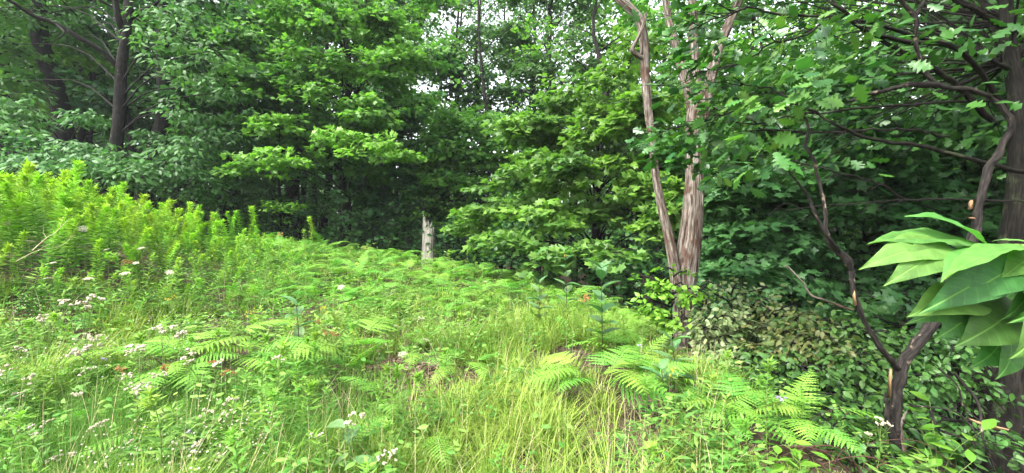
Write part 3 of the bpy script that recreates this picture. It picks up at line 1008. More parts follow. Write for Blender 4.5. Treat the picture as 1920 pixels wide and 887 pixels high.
# knot and loose bark plates on the trunk
g = np.random.default_rng(8)
for px, py, w, h in ((1310, 365, 10, 45), (1284, 470, 8, 60), (1296, 455, 7, 50), (1303, 470, 7, 70), (1290, 395, 6, 60), (1272, 600, 6, 60), (1283, 590, 5, 70), (1306, 215, 8, 40), (1316, 205, 7, 44), (1296, 340, 5, 40)):
    yy = np.linspace(-.5, .5, 7)
    pw = pxr(w, D0) * 2
    c = P(px, py, D0)
    c[1] -= pxr(30, D0) * .95
    gm = Geo()
    Vs = []
    for q in yy:
        ww = pw * (1 - abs(q) ** 3 * 5) * g.uniform(.8, 1.1)
        Vs += [(-ww / 2, .012 + g.uniform(0, .01), q * h / F * D0), (0, -.016 + g.uniform(-.008, .004), q * h / F * D0), (ww / 2, .012 + g.uniform(0, .01), q * h / F * D0)]
    T = []
    for i in range(6):
        a = 3 * i
        T += [(a, a + 1, a + 4, a + 3), (a + 1, a + 2, a + 5, a + 4)]
    gm.add(np.array(Vs) + c - base, np.array(T), .5, np.array(Vs)[:, [0, 2]])
    obj('bark_plate', gm.mesh('bark_plate', M['snag'] if g.uniform() < .45 else M['dead']), dead)

# ------------------------------------------------------------------ bleached stump
sb = at(803, 14.0)
st = thing('tree_stump', 'pale bleached broken stump standing at the top of the fern slope', 'stump', sb)
top = P(797, 405, 14.0)[2] - sb[2]
gm = Geo()
ns, nr = 28, 26
a = np.arange(ns) * 2 * math.pi / ns
spike = .84 + .18 * np.exp(-((a - 3.6 + math.pi) % (2 * math.pi) - math.pi) ** 2 / .35) - .05 * (np.arange(ns) % 3 == 0) + rng.uniform(-.04, .04, ns) + .1 * np.cos(a - 2.6)
Vv, Uu = [], []
for i in range(nr):
    f = i / (nr - 1)
    r = .235 * (1 - .25 * f) * (1 + .35 * np.exp(-f * 9)) * (1 + .05 * np.sin(a * 5) + .03 * np.sin(a * 11 + 1))
    zz = -.2 + f * (top * np.clip(spike, .5, 1.02) + .2)
    for q in range(ns):
        Vv.append((r[q] * math.cos(a[q]), r[q] * math.sin(a[q]), zz[q]))
        Uu.append((a[q] * .2, zz[q]))
for f in (0, 1):                                   # hollow inner wall
    for q in range(ns):
        rr = .10 - .03 * f
        Vv.append((rr * math.cos(a[q]), rr * math.sin(a[q]), top * (np.clip(spike[q], .5, 1.02) - .05 if f == 0 else .35)))
        Uu.append((a[q] * .2, 0))
Q = [(i * ns + q, i * ns + (q + 1) % ns, (i + 1) * ns + (q + 1) % ns, (i + 1) * ns + q) for i in range(nr + 1) for q in range(ns)]
gm.add(np.array(Vv), np.array(Q), .5, np.array(Uu))
obj('trunk', gm.mesh('trunk', M['stump']), st)
for k_, (an, h0, h1, w_) in enumerate(((-.62, -.1, .80, .045), (-.95, .35, .62, .02), (-.35, .1, .7, .04))):
    gm = Geo()
    zz = np.linspace(h0 * top, h1 * top, 9)
    Vs = []
    for z_ in zz:
        rr = .235 * (1 - .25 * z_ / top) * 1.03 + .012
        for da in (-w_ * 2.2, 0, w_ * 2.2):
            Vs.append(((rr + rng.uniform(0, .012)) * math.cos(an + da), (rr + rng.uniform(0, .012)) * math.sin(an + da), z_))
    Vs = np.array(Vs)
    gm.add(Vs, np.array([q for i in range(8) for q in ((3 * i, 3 * i + 1, 3 * i + 4, 3 * i + 3), (3 * i + 1, 3 * i + 2, 3 * i + 5, 3 * i + 4))]), .5, Vs[:, [0, 2]])
    obj('bark_strip', gm.mesh('bark_strip', M['dead']), st)
gm = Geo()
V, T, uv = tube(spline([P(797, 408, 14.0), P(792, 392, 14.0), P(788, 382, 14.0), P(784, 374, 14.0)], 10), np.linspace(.035, .012, 10), 6, .15, 2)
gm.add(V - sb, T, .5, uv)
obj('broken_branch', gm.mesh('broken_branch', M['snag']), st)

# ------------------------------------------------------------------ oak at the right edge with long branches
ob = at(1895, 4.3)
oak = thing('oak_tree', 'big dark oak at the right edge with long bare twiggy branches reaching left', 'tree', ob)
gm = Geo()
sp = spline([P(1880, 1010, 4.3), P(1884, 880, 4.3), P(1886, 700, 4.3), P(1905, 500, 4.32), P(1918, 350, 4.35), P(1914, 200, 4.4), P(1893, 90, 4.5), P(1886, -50, 4.6), P(1890, -400, 4.8)], 70)
rr = spline(np.c_[[.33, .26, .21, .15, .11, .09, .06, .05, .04]] * [1, 1], 70)[:, 0]
V, T, uv = tube(sp, rr, 22, .14, 9)
gm.add(V - ob, T, .5, uv)
obj('trunk', gm.mesh('trunk', M['oakbark']), oak)
OB = [
    ([(1890, 130, 4.4), (1840, 105, 4.3), (1740, 75, 4.0), (1640, 45, 3.8), (1560, 32, 3.7), (1470, 28, 3.6), (1400, 15, 3.5)], .022),
    ([(1895, 215, 4.3), (1800, 95, 4.0), (1700, 80, 3.8), (1620, 55, 3.7), (1575, 15, 3.6), (1540, -10, 3.6)], .026),
    ([(1860, 225, 4.2), (1800, 165, 4.0), (1730, 115, 3.9), (1680, 92, 3.8), (1600, 35, 3.7), (1560, 0, 3.6)], .03),
    ([(1920, 325, 4.0), (1860, 308, 3.9), (1760, 283, 3.8), (1700, 270, 3.7), (1640, 262, 3.7), (1590, 245, 3.6), (1520, 205, 3.6), (1470, 190, 3.5)], .022),
    ([(1780, 258, 3.9), (1720, 245, 3.8), (1650, 242, 3.7), (1560, 248, 3.7), (1480, 246, 3.6), (1420, 240, 3.6)], .012),
    ([(1890, 190, 4.3), (1790, 190, 4.1), (1700, 196, 3.9), (1600, 205, 3.8), (1500, 215, 3.7), (1420, 232, 3.6), (1360, 228, 3.6)], .014),
    ([(1930, 378, 3.9), (1840, 375, 3.8), (1740, 374, 3.8), (1640, 380, 3.7), (1550, 386, 3.7), (1470, 394, 3.6)], .010),
    ([(1700, 375, 3.8), (1640, 340, 3.7), (1560, 320, 3.6), (1500, 305, 3.6), (1430, 290, 3.5)], .009),
    ([(1560, 32, 3.7), (1500, 70, 3.6), (1440, 85, 3.7), (1390, 118, 3.8), (1345, 128, 4.0), (1310, 135, 4.2)], .010),
    ([(1520, 205, 3.6), (1450, 170, 3.8), (1400, 160, 4.0), (1340, 165, 4.3), (1280, 162, 4.6)], .009),
    ([(1420, 232, 3.6), (1380, 210, 3.9), (1330, 225, 4.2), (1260, 240, 4.5), (1215, 250, 4.7)], .008),
    ([(1400, 15, 3.5), (1370, 25, 3.8), (1330, 40, 4.0), (1290, 60, 4.3)], .009),
    ([(1900, 60, 4.4), (1850, 30, 4.3), (1800, 5, 4.2), (1740, -20, 4.1)], .03),
]
for i, (pts, r) in enumerate(OB):
    gm = Geo()
    sp = spline([P(*q) for q in pts], 26) + np.random.default_rng(i).normal(0, .006, (26, 3))
    V, T, uv = tube(sp, np.linspace(r, r * .3 + .0015, 26), 7, .1, i)
    gm.add(V - ob, T, .5, uv)
    g = np.random.default_rng(100 + i)
    for _ in range(12):                                 # side twigs
        q = g.integers(3, 26)
        d_ = unit(np.array((-1.0, g.uniform(-.6, .6), g.uniform(-.5, .4))))
        L_ = g.uniform(.15, .5)
        V, T, uv = tube(spline([sp[q], sp[q] + d_ * L_ * .5 + UP * g.normal(0, .03), sp[q] + d_ * L_ - UP * .03], 6), np.linspace(.005, .0015, 6), 4)
        gm.add(V - ob, T, .5, uv)
    obj('branch', gm.mesh('branch', M['oakbark'], smooth=True), oak)
# leaves: sprays near the branch ends
g = np.random.default_rng(19)
spr = []
for px, py, d, r, nl in [(1290, 262, 4.5, .2, 22), (1260, 275, 4.5, .2, 20), (1320, 285, 4.4, .2, 20), (1310, 225, 4.4, .2, 20), (1285, 285, 4.5, .16, 16), (1235, 265, 4.6, .16, 14), (1320, 100, 4.3, .2, 18), (1305, 10, 4.3, .2, 16), (1300, 40, 4.3, .22, 26), (1340, 90, 4.2, .25, 28), (1290, 110, 4.4, .2, 22), (1270, 70, 4.5, .18, 14), (1330, 150, 4.2, .22, 24), (1280, 165, 4.5, .2, 22), (1350, 200, 4.1, .25, 24), (1250, 245, 4.6, .22, 24), (1300, 250, 4.4, .25, 28), (1215, 255, 4.7, .14, 12),
                         (1345, 265, 4.2, .22, 20), (1400, 60, 4.0, .25, 22), (1420, 120, 3.9, .22, 20), (1400, 240, 3.8, .25, 20), (1290, 300, 4.5, .2, 20), (1240, 290, 4.6, .15, 12), (1330, 15, 4.2, .25, 22), (1180, 8, 4.8, .1, 5),
                         (1530, 160, 2.9, .16, 9), (1580, 140, 3.0, .16, 8), (1500, 180, 2.9, .12, 6), (1430, 275, 2.9, .14, 9), (1500, 240, 3.0, .10, 5), (1440, 180, 3.4, .2, 12), (1390, 300, 3.9, .2, 14), (1370, 330, 4.1, .2, 12),
                         (1480, 90, 3.5, .25, 14), (1560, 80, 3.4, .22, 10), (1640, 110, 3.4, .2, 9), (1700, 40, 3.5, .25, 12), (1780, 60, 3.6, .25, 12), (1620, 20, 3.5, .25, 14), (1500, 20, 3.5, .25, 16), (1880, 170, 3.4, .2, 7), (1900, 60, 3.6, .25, 9), (1850, 20, 3.6, .25, 10)]:
    o_ = unit(np.array((-1.0, -.3, 0)) + g.normal(0, .4, 3) * [1, 1, 0])
    spr.append(leaves_in_sprays(g, P(px, py, d)[None], o_[None], np.array([r]), nl, .155, .5, .35, .6))
pos = np.concatenate([s[0] for s in spr])
rot = np.concatenate([s[1] for s in spr])
sz = np.concatenate([s[2] for s in spr])
from mathutils import Matrix
oakleaf = [make_mesh('leaf', OAK[0], OAK[1], M['oak'], np.full(len(OAK[0]), q), OAK[2]) for q in (.05, .3, .55, .8, 1.0)]
cnt = np.argsort(np.linalg.norm(pos - CAM, axis=1))
for i in cnt[:300]:
    o = bpy.data.objects.new('leaf', oakleaf[g.integers(0, 5)])
    COL.objects.link(o)
    o.parent = oak
    o.matrix_local = Matrix([[*(rot[i][r] * sz[i]), pos[i][r] - ob[r]] for r in range(3)] + [[0, 0, 0, 1]])
rest = cnt[300:]
# the rest of the crown: boughs that fill the upper right
C, O_, RD = [], [], []
for _ in range(250):
    px, py, d = g.uniform(1330, 2050), g.uniform(-140, 330), g.uniform(4.6, 9.0)
    if py > 120 + (px - 1330) * .25 and g.uniform() < .5:
        continue
    if px < 1420 and d < 6:
        continue
    C.append(P(px, py, d))
    O_.append(unit(np.array((-1.0, g.uniform(-1, 1), 0))))
    RD.append(g.uniform(.3, .55))
for _ in range(420):                                     # unseen rest of the crown, added high up to shade the right of the clearing
    C.append(np.array((g.uniform(1.6, 10), g.uniform(-1.5, 9.5), g.uniform(5.2, 11))))
    O_.append(unit(np.array((-1.0, g.uniform(-1, 1), 0))))
    RD.append(g.uniform(.4, .65))
p2, r2, s2 = leaves_in_sprays(g, np.array(C), np.array(O_), np.array(RD), 26, .15, .5, .2, .5)
pos, rot, sz = np.concatenate([pos[rest], p2]), np.concatenate([rot[rest], r2]), np.concatenate([sz[rest], s2])
OAK_FAR = fan(mirror([(0, 0), (.2, .2), (.12, .32), (.36, .5), (.16, .6), (.28, .78), (0, 1)]), (0, .45, .04))
V, T, tn = scatter(OAK_FAR, pos - ob, rot, sz, g.uniform(0, 1, len(pos)))
obj('crown', make_mesh('crown', V, T, M['oak'], tn), oak, kind='stuff')
wd = Geo()
for i in range(0, 230, 3):
    e = np.array(C[i])
    s_ = P(1890, min(280, 120 + (443 - (CAM[2] - e[2])) * 0), 4.6) if i % 4 else P(1895, 40, 4.6)
    mid = (e + s_) / 2 + UP * g.uniform(-.1, .25) + np.array((0, g.uniform(-.3, .3), 0))
    V, T, uv = tube(spline([s_, mid, e], 8), np.linspace(.014, .003, 8), 4)
    wd.add(V - ob, T, .5, uv)
obj('bough', wd.mesh('bough', M['oakbark'], smooth=True), oak)

# ------------------------------------------------------------------ blackened leaning dead snag at right
nb = P(1680, 905, 3.0)
nb[2] = zt(nb[0], nb[1])
snag = thing('dead_tree', 'thin blackened dead tree forking low at right, its right stem leaning under the oak', 'dead tree', nb)
LM = lambda nm, pts, w, mt, sd, n=50, s=12: obj(nm, limb_mesh(nm, pts, [pxr(q * (.82 if q > 13 else .78), pts[0][2]) for q in w], M[mt], s, n, .2, sd, nb, .30), snag)
LM('trunk', [(1676, 930, 3.0), (1678, 860, 3.0), (1679, 800, 3.0), (1681, 740, 3.0), (1692, 690, 3.0), (1715, 650, 3.02), (1748, 605, 3.05), (1790, 520, 3.1), (1828, 440, 3.2), (1838, 380, 3.2), (1852, 320, 3.25), (1880, 270, 3.3), (1893, 222, 3.35), (1862, 190, 3.4), (1830, 172, 3.4), (1790, 164, 3.4), (1750, 152, 3.4), (1728, 120, 3.4), (1716, 80, 3.4), (1716, 30, 3.4), (1700, 12, 3.4), (1680, -10, 3.4)],
   (23, 23, 23, 23, 24, 24, 23, 20, 19, 17, 16, 15, 15, 14, 13, 13, 12, 12, 10, 11, 10, 8), 'snag', 1, 120, 14)
LM('limb', [(1684, 692, 2.99), (1660, 665, 2.97), (1636, 630, 2.96), (1615, 590, 2.95), (1600, 545, 2.95), (1597, 510, 2.95), (1585, 485, 2.95), (1555, 455, 2.95), (1548, 430, 2.96), (1545, 380, 2.98), (1535, 340, 3.0), (1525, 300, 3.0), (1512, 275, 3.0), (1516, 240, 3.0), (1505, 215, 3.0)],
   (14, 13, 12, 12, 11, 13, 17, 12, 9, 8, 8, 7, 7, 6, 4), 'snag', 2, 90)
LM('limb', [(1578, 478, 2.95), (1550, 440, 2.9), (1527, 400, 2.88), (1518, 372, 2.88), (1490, 335, 2.86), (1470, 310, 2.85)], (9, 8, 7, 6, 4, 3), 'snag', 3)
LM('limb', [(1598, 582, 2.95), (1570, 572, 2.9), (1545, 562, 2.88), (1520, 553, 2.87), (1505, 530, 2.86), (1480, 503, 2.85), (1470, 500, 2.85)], (5, 5, 5, 5, 4, 4, 2), 'dead', 4)
LM('limb', [(1756, 160, 3.4), (1700, 160, 3.35), (1650, 172, 3.3), (1620, 178, 3.3), (1590, 190, 3.3)], (15, 10, 9, 8, 5), 'snag', 5)
LM('limb', [(1716, 30, 3.4), (1728, 10, 3.4), (1740, -10, 3.4)], (9, 8, 7), 'snag', 6)
LM('limb', [(1690, 860, 2.97), (1668, 800, 2.96), (1664, 760, 2.95), (1660, 735, 2.95)], (16, 14, 9, 3), 'snag', 7, 30, 9)
LM('limb', [(1700, 880, 2.97), (1690, 800, 2.97), (1700, 770, 2.97)], (9, 7, 3), 'dead', 8, 30, 7)
for (px, py, d, w, h, tilt) in ((1823, 384, 3.165, 5, 18, .1), (1826, 409, 3.165, 10, 3, .3), (1671, 720, 2.962, 3, 56, .05), (1604, 560, 2.93, 3, 30, -.1)):
    gm = Geo()
    c = P(px, py, d) - nb
    a, h_ = w / F * d / 2, h / F * d / 2
    Vs = np.array([(-a, 0, -h_), (a, 0, -h_ * .8), (a * .7, 0, h_ * .6), (a * .1, 0, h_), (-a * .8, 0, h_ * .5)])
    Vs = np.vstack([Vs, Vs + [0, .02, 0]])
    Tt = [(0, 1, 2), (0, 2, 3), (0, 3, 4), (5, 7, 6), (5, 8, 7), (5, 9, 8)] + [(i, i + 5, (i + 1) % 5) for i in range(5)] + [((i + 1) % 5, i + 5, (i + 1) % 5 + 5) for i in range(5)]
    ct, st_ = math.cos(tilt), math.sin(tilt)
    Vs = Vs @ np.array([[ct, 0, -st_], [0, 1, 0], [st_, 0, ct]])
    gm.add(Vs + c, np.array(Tt), rng.uniform(0, 1))
    obj('splinter', gm.mesh('splinter', M['splinter']), snag, label='raw orange wood splinter')

# ------------------------------------------------------------------ ash sapling: the close branch of big leaflets at right
ab = np.array((1.30, .82, zt(1.30, .82)))
ash = thing('ash_sapling', 'close fresh green branch of large ash leaflets entering from the right edge', 'sapling', ab)
gm = Geo()
V, T, uv = tube(spline([ab - UP * .1, ab + (0.0, .02, .6), ab + (-.02, 0, 1.1), np.array((1.22, .80, 1.62)), np.array((1.24, .82, 2.0))], 24), np.linspace(.014, .006, 24), 8)
gm.add(V - ab, T, .5, uv)
obj('stem', gm.mesh('stem', M['oakbark'], smooth=True), ash)
LEAFLETS = []
for sd in range(4):
    g = np.random.default_rng(50 + sd)
    pr = [(0, .006), (.05, .03), (.13, .085), (.25, .142), (.38, .17), (.50, .172), (.63, .15), (.75, .108), (.85, .062), (.93, .027), (1, 0)]
    ys_ = np.linspace(0, 1, 21)
    ws_ = np.interp(ys_, [q[0] for q in pr], [q[1] for q in pr])
    V, uv = [], []
    for y_, w_ in zip(ys_, ws_):
        for c in (-1, -.5, 0, .5, 1):
            z_ = (.20, .34, .12, .42)[sd] * (y_ - y_ ** 2) - (.05, .10, .04, .14)[sd] * y_ ** 5 + .42 * abs(c) * w_ - .30 * (c * c) * w_ + .010 * math.sin(y_ * 15 + c * 4 + sd * 2) * abs(c) + .003 * math.sin(y_ * 41 + c * 7 + sd) * abs(c)
            V.append((c * w_ * (1 + .008 * math.sin(y_ * 60)), y_, z_))
            uv.append((c * w_, y_))
    T = []
    for i in range(20):
        for j in range(4):
            a = 5 * i + j
            T.append((a, a + 1, a + 6, a + 5))
    LEAFLETS.append([make_mesh('leaf', np.array(V), np.array(T), M['ashleaf'], np.full(len(V), q), np.array(uv), smooth=True) for q in (.1, .5, .95)])


def leaflet(p0, p1, wscale, up, tint, var):
    """One leaflet from its stalk end p0 to its tip p1 (pixels + depth)."""
    a, c = P(*p0), P(*p1)
    d = c - a
    L_ = np.linalg.norm(d)
    Rm = frames(d[None], np.asarray(up, float)[None])[0]
    o = bpy.data.objects.new('leaf', LEAFLETS[var][tint])
    COL.objects.link(o)
    o.parent = ash
    o.matrix_local = Matrix([[Rm[r][0] * L_ * wscale * .84, Rm[r][1] * L_, Rm[r][2] * L_, a[r] - ab[r]] for r in range(3)] + [[0, 0, 0, 1]])


# (stalk px, py, depth) (tip px, py, depth) width, normal, tint, variant
for q in [((1850, 458, .74), (1705, 396, .70), .80, (-.1, -.55, 1), 1, 0),
          ((1845, 462, .74), (1632, 447, .68), .78, (0, -.5, 1), 1, 2),
          ((1830, 478, .73), (1720, 442, .80), 1.0, (0, -.5, 1), 1, 0),
          ((1790, 468, .72), (1625, 490, .66), 1.0, (.1, -.75, .8), 1, 1),
          ((1790, 468, .72), (1672, 523, .64), 1.05, (.0, -.8, .7), 1, 1),
          ((1790, 470, .74), (1680, 525, .74), .6, (.6, -.8, .3), 0, 0),
          ((1870, 470, .72), (1765, 515, .62), .75, (-.3, -.3, 1), 2, 0),
          ((1925, 462, .72), (1770, 512, .60), .55, (-.2, -.25, 1), 2, 2),
          ((1900, 478, .72), (1745, 580, .64), 1.0, (-.1, -.9, .4), 0, 1),
          ((1810, 500, .75), (1752, 560, .70), .8, (.7, -.7, .2), 0, 0),
          ((1915, 490, .71), (1800, 560, .64), 1.15, (-.2, -.9, .5), 0, 1),
          ((1838, 565, .72), (1715, 582, .66), 1.35, (0, -.75, .8), 1, 1),
          ((1838, 568, .73), (1716, 600, .70), 1.2, (0, -.85, .5), 0, 3),
          ((1836, 572, .73), (1765, 632, .68), 1.5, (0, -.9, .5), 0, 1),
          ((1905, 570, .72), (1808, 645, .66), 1.6, (-.1, -.9, .4), 0, 1),
          ((1880, 625, .72), (1832, 688, .70), 2.0, (0, -1, .3), 0, 3),
          ((1888, 615, .71), (1880, 712, .67), 1.8, (.1, -1, .1), 0, 1),
          ((1915, 555, .70), (1922, 672, .60), 1.7, (.2, -1, .1), 1, 1),
          ((1930, 500, .72), (1850, 545, .68), 1.1, (0, -.7, .7), 1, 1),
          ((1935, 455, .73), (1860, 450, .76), .7, (0, -.4, 1), 1, 0),
          ((1950, 470, .72), (1880, 520, .65), .9, (-.2, -.7, .6), 1, 2),
          ((1940, 560, .74), (1862, 560, .76), .9, (0, -.8, .6), 0, 1),
          ((1930, 520, .70), (1890, 600, .66), 1.2, (.2, -1, .3), 0, 1),
          ((1930, 660, .74), (1880, 690, .74), 1.1, (0, -.6, .8), 2, 0),
          ((1900, 672, .76), (1825, 682, .74), .8, (0, -.5, .9), 2, 2),
          ((2010, 520, .72), (1925, 600, .62), 1.1, (0, -1, .3), 1, 1), ((2020, 470, .72), (1935, 500, .62), 1.0, (0, -.7, .7), 1, 0)]:
    leaflet(*q)
for pts in ([(2080, 470, .8), (1980, 462, .76), (1900, 460, .74), (1840, 466, .73), (1790, 470, .72)], [(2080, 480, .8), (1980, 500, .76), (1900, 545, .73), (1838, 566, .72)], [(2080, 560, .8), (1950, 570, .74), (1905, 575, .72), (1886, 618, .71)],
            [(2080, 520, .8), (1990, 480, .74), (1925, 462, .72), (1870, 470, .72)], [(2080, 620, .8), (1960, 650, .76), (1900, 672, .76)]):
    gm = Geo()
    pp = [P(*q) for q in pts]
    pp[0] = np.array((1.22, .80, 1.60))
    V, T, uv = tube(spline(pp, 20), np.linspace(.0042, .0016, 20), 6)
    gm.add(V - ab, T, .6, uv)
    obj('leaf_stalk', gm.mesh('leaf_stalk', M['stalk'], smooth=True), ash)


# ------------------------------------------------------------------ meadow
XR = np.array([(0, 1.6), (2, 1.7), (2.6, 2.1), (3.3, 2.3), (4.5, 2.4), (6, 2.2), (9, 1.75), (10.5, .9), (12, -.7), (14, -2.4), (16, -4.5)])
GX = np.array([(3.5, -6.5), (4.4, -5.3), (5.0, -4.55), (5.6, -4.1), (7.2, -4.0), (8.2, -4.6), (9.2, -5.5), (11, -8), (14, -12)])


def xr(y):
    return np.interp(y, XR[:, 0], XR[:, 1])


def gxl(y):
    return np.interp(y, GX[:, 0], GX[:, 1])


def project(p):
    p = np.atleast_2d(p)
    return 960 + p[:, 0] / p[:, 1] * F, 443.5 - (p[:, 2] - CAM[2]) / p[:, 1] * F


def vnoise(x, y, s, k=0):
    return .5 + .25 * (np.sin(x / s + 1.7 * k + 1.3 * np.sin(y / s * .8 + k)) + np.sin(y / s * 1.1 - .6 * x / s + 2.1 * k))


ICO_V = np.array([(0, 0, 1), (.894, 0, .447), (.276, .851, .447), (-.724, .526, .447), (-.724, -.526, .447), (.276, -.851, .447), (.724, .526, -.447), (-.276, .851, -.447), (-.894, 0, -.447), (-.276, -.851, -.447), (.724, -.526, -.447), (0, 0, -1)])
ICO_T = np.array([(0, 1, 2), (0, 2, 3), (0, 3, 4), (0, 4, 5), (0, 5, 1), (1, 6, 2), (2, 7, 3), (3, 8, 4), (4, 9, 5), (5, 10, 1), (2, 6, 7), (3, 7, 8), (4, 8, 9), (5, 9, 10), (1, 10, 6), (11, 7, 6), (11, 8, 7), (11, 9, 8), (11, 10, 9), (11, 6, 10)])

HERO = [(1125, 3.7, .55), (1190, 4.4, .4), (650, 4.0, .4), (330, 3.7, .6), (400, 3.9, .45), (1480, 3.15, .4), (1390, 3.2, .4), (1340, 3.3, .3), (1215, 3.9, .35)]


def clear_of_ferns(g, x, y, k):
    # plants give way where a big fern shades the ground
    ok = np.ones(len(x), bool)
    for px_, d_, r_ in HERO:
        fx_ = (px_ - 960) / F * d_
        ok &= (((x - fx_) / r_) ** 2 + ((y - d_ + .22) / (r_ * 1.1)) ** 2 > 1) | (g.uniform(0, 1, len(x)) < k * .4)
    return ok


# --- grass: one mass of blades
def blades(g, x, y, h, w, lean, tint, segs=3, az=None):
    n = len(x)
    z = zt(x, y)
    az = g.uniform(0, 2 * math.pi, n) if az is None else az
    d = np.c_[np.cos(az), np.sin(az)]
    sd = np.c_[-d[:, 1], d[:, 0]]
    V = np.empty((n, 2 * segs + 1, 3))
    for i in range(segs + 1):
        f = i / segs
        c = np.c_[x, y] + d * (lean * h * f ** 1.8)[:, None]
        zz = z - .02 + h * f * (1 - .35 * np.minimum(lean, 1.2) * f)
        ww = w * (1 - f ** 1.5)
        if i < segs:
            V[:, 2 * i, :2] = c - sd * ww[:, None] / 2
            V[:, 2 * i + 1, :2] = c + sd * ww[:, None] / 2
            V[:, 2 * i, 2] = V[:, 2 * i + 1, 2] = zz
        else:
            V[:, 2 * i, :2] = c
            V[:, 2 * i, 2] = zz
    T0 = []
    for i in range(segs - 1):
        a = 2 * i
        T0 += [(a, a + 1, a + 3), (a, a + 3, a + 2)]
    T0.append((2 * segs - 2, 2 * segs - 1, 2 * segs))
    nv = 2 * segs + 1
    T = np.array(T0)[None] + (np.arange(n) * nv)[:, None, None]
    return V.reshape(-1, 3), T.reshape(-1, 3), np.repeat(tint, nv)


g = np.random.default_rng(200)
nt = 15500
ty = 1.6 + 11.5 * g.uniform(0, 1, nt) ** 1.6
tx = g.uniform(-1.28, .98, nt) * ty
cx = np.exp(-((tx - .2 - .02 * ty) / (1.1 + .05 * ty)) ** 2) * (ty < 8)        # lush grass swath up the middle
bare = np.exp(-(((tx + .92) / .36) ** 2 + ((ty - 4.15) / .36) ** 2)) + .9 * np.exp(-(((tx - .1) / .3) ** 2 + ((ty - 2.75) / .18) ** 2)) + .8 * np.exp(-(((tx - 1.0) / .45) ** 2 + ((ty - 2.6) / .22) ** 2)) + .8 * np.exp(-(((tx + .72) / .34) ** 2 + ((ty - 2.9) / .16) ** 2))
clump = vnoise(tx, ty, .3, 1)
hf = clear_of_ferns(g, tx, ty, .3)
keep = hf & (tx < xr(ty) - .1) & (tx > gxl(ty) - 1.0) & (g.uniform(0, 1, nt) < (.45 + .55 * cx) * np.clip(clump * 2 - .3, .12, 1)) & (g.uniform(0, 1, nt) > bare * 1.1)
tx, ty, cx = tx[keep], ty[keep], cx[keep]
nb_ = g.integers(14, 34, len(tx))
ti = np.repeat(np.arange(len(tx)), nb_)
n = len(ti)
rr_ = np.abs(g.normal(0, 1, n)) * g.uniform(.02, .06, len(tx))[ti]
aa = g.uniform(0, 6.283, n)
wind = g.uniform(0, 6.283, len(tx))[ti]
x, y = tx[ti] + np.cos(aa) * rr_, ty[ti] + np.sin(aa) * rr_
pale = np.exp(-((x / y + 1.02) / .22) ** 2) * (y > 3) * (y < 6)                 # long pale grass at the far left
th = (.15 + .22 * vnoise(tx, ty, .4, 3) + .07 * cx) * g.uniform(.7, 1.25, len(tx))
h = (th[ti] + .12 * pale) * g.uniform(.5, 1.2, n)
tt = np.clip(g.normal(.3, .2, len(tx)) + .22 * cx + .4 * (vnoise(tx, ty, .6, 22) - .45), 0, 1)
V, T, tn = blades(g, x, y, h, g.uniform(.005, .0105, n) * (1 + .03 * y), .25 + np.abs(g.normal(.4, .4, n)), np.clip(tt[ti] + .35 * pale + g.normal(0, .13, n), 0, 1), 3, np.where(g.uniform(0, 1, n) < .3, wind, aa) + g.normal(0, .4, n))
obj('meadow_grass', make_mesh('meadow_grass', V, T, M['grass'], tn), kind='stuff', label='lush yellow green meadow grass covering the slope', category='grass')
# dry straw and fine seed heads
m_ = 2800
y = 1.8 + 8 * g.uniform(0, 1, m_) ** 1.5
x = g.uniform(-1.2, .5, m_) * y
k_ = (x < xr(y) - .2) & (x > gxl(y))
x, y = x[k_], y[k_]
V, T, tn = blades(g, x, y, g.uniform(.25, .62, len(x)), np.full(len(x), .003), np.abs(g.normal(.4, .35, len(x))), g.uniform(0, 1, len(x)), 4)
obj('dry_grass', make_mesh('dry_grass', V, T, M['dry'], tn), kind='stuff', label='thin straw coloured dry stalks mixed through the grass', category='grass')
# horsetail-fine grass at lower left
m_ = 15000
y = g.uniform(2.0, 3.8, m_)
x = -.86 * y + g.normal(0, .45, m_) * (1 + .2 * y)
x = np.where(g.uniform(0, 1, m_) < .4, g.uniform(-1.2, -.25, m_) * y, x)
V, T, tn = blades(g, x, y, g.uniform(.15, .42, m_), np.full(m_, .0035), np.abs(g.normal(.3, .3, m_)), g.uniform(0, .6, m_), 3)
obj('fine_grass', make_mesh('fine_grass', V, T, M['weed'], tn), kind='stuff', label='fine soft green grass at the lower left of the meadow', category='grass')

# --- low weeds: leafy ground cover as one mass
n = 120000
y = 1.7 + 12 * g.uniform(0, 1, n) ** 1.55
x = g.uniform(-1.28, .98, n) * y
cx = np.exp(-((x - .25) / 1.1) ** 2) * (y < 6)
bare = np.exp(-(((x + .92) / .32) ** 2 + ((y - 4.15) / .3) ** 2))
keep = clear_of_ferns(g, x, y, .6) & (x < xr(y) + .1 + .4 * (y < 3.4)) & (g.uniform(0, 1, n) < (1 - .75 * cx) * np.clip((vnoise(x, y, .24, 5) - .3) * 2.6, .04, 1)) & (g.uniform(0, 1, n) > bare)
x, y = x[keep], y[keep]
n = len(x)
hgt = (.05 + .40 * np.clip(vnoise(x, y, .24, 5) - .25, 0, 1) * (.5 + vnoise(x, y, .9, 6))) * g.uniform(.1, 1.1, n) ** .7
pos = np.c_[x, y, zt(x, y) + hgt]
az = g.uniform(0, 6.28, n)
dv = np.c_[np.cos(az), np.sin(az), g.uniform(-.3, .7, n)]
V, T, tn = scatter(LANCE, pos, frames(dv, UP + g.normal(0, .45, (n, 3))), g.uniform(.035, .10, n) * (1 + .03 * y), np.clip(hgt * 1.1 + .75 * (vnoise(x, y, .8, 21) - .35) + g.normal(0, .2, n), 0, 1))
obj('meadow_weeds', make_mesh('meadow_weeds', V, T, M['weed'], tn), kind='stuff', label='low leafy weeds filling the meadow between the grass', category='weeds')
n = 21000                                    # broad round leaves near the ground
y = 1.7 + 7 * g.uniform(0, 1, n) ** 1.4
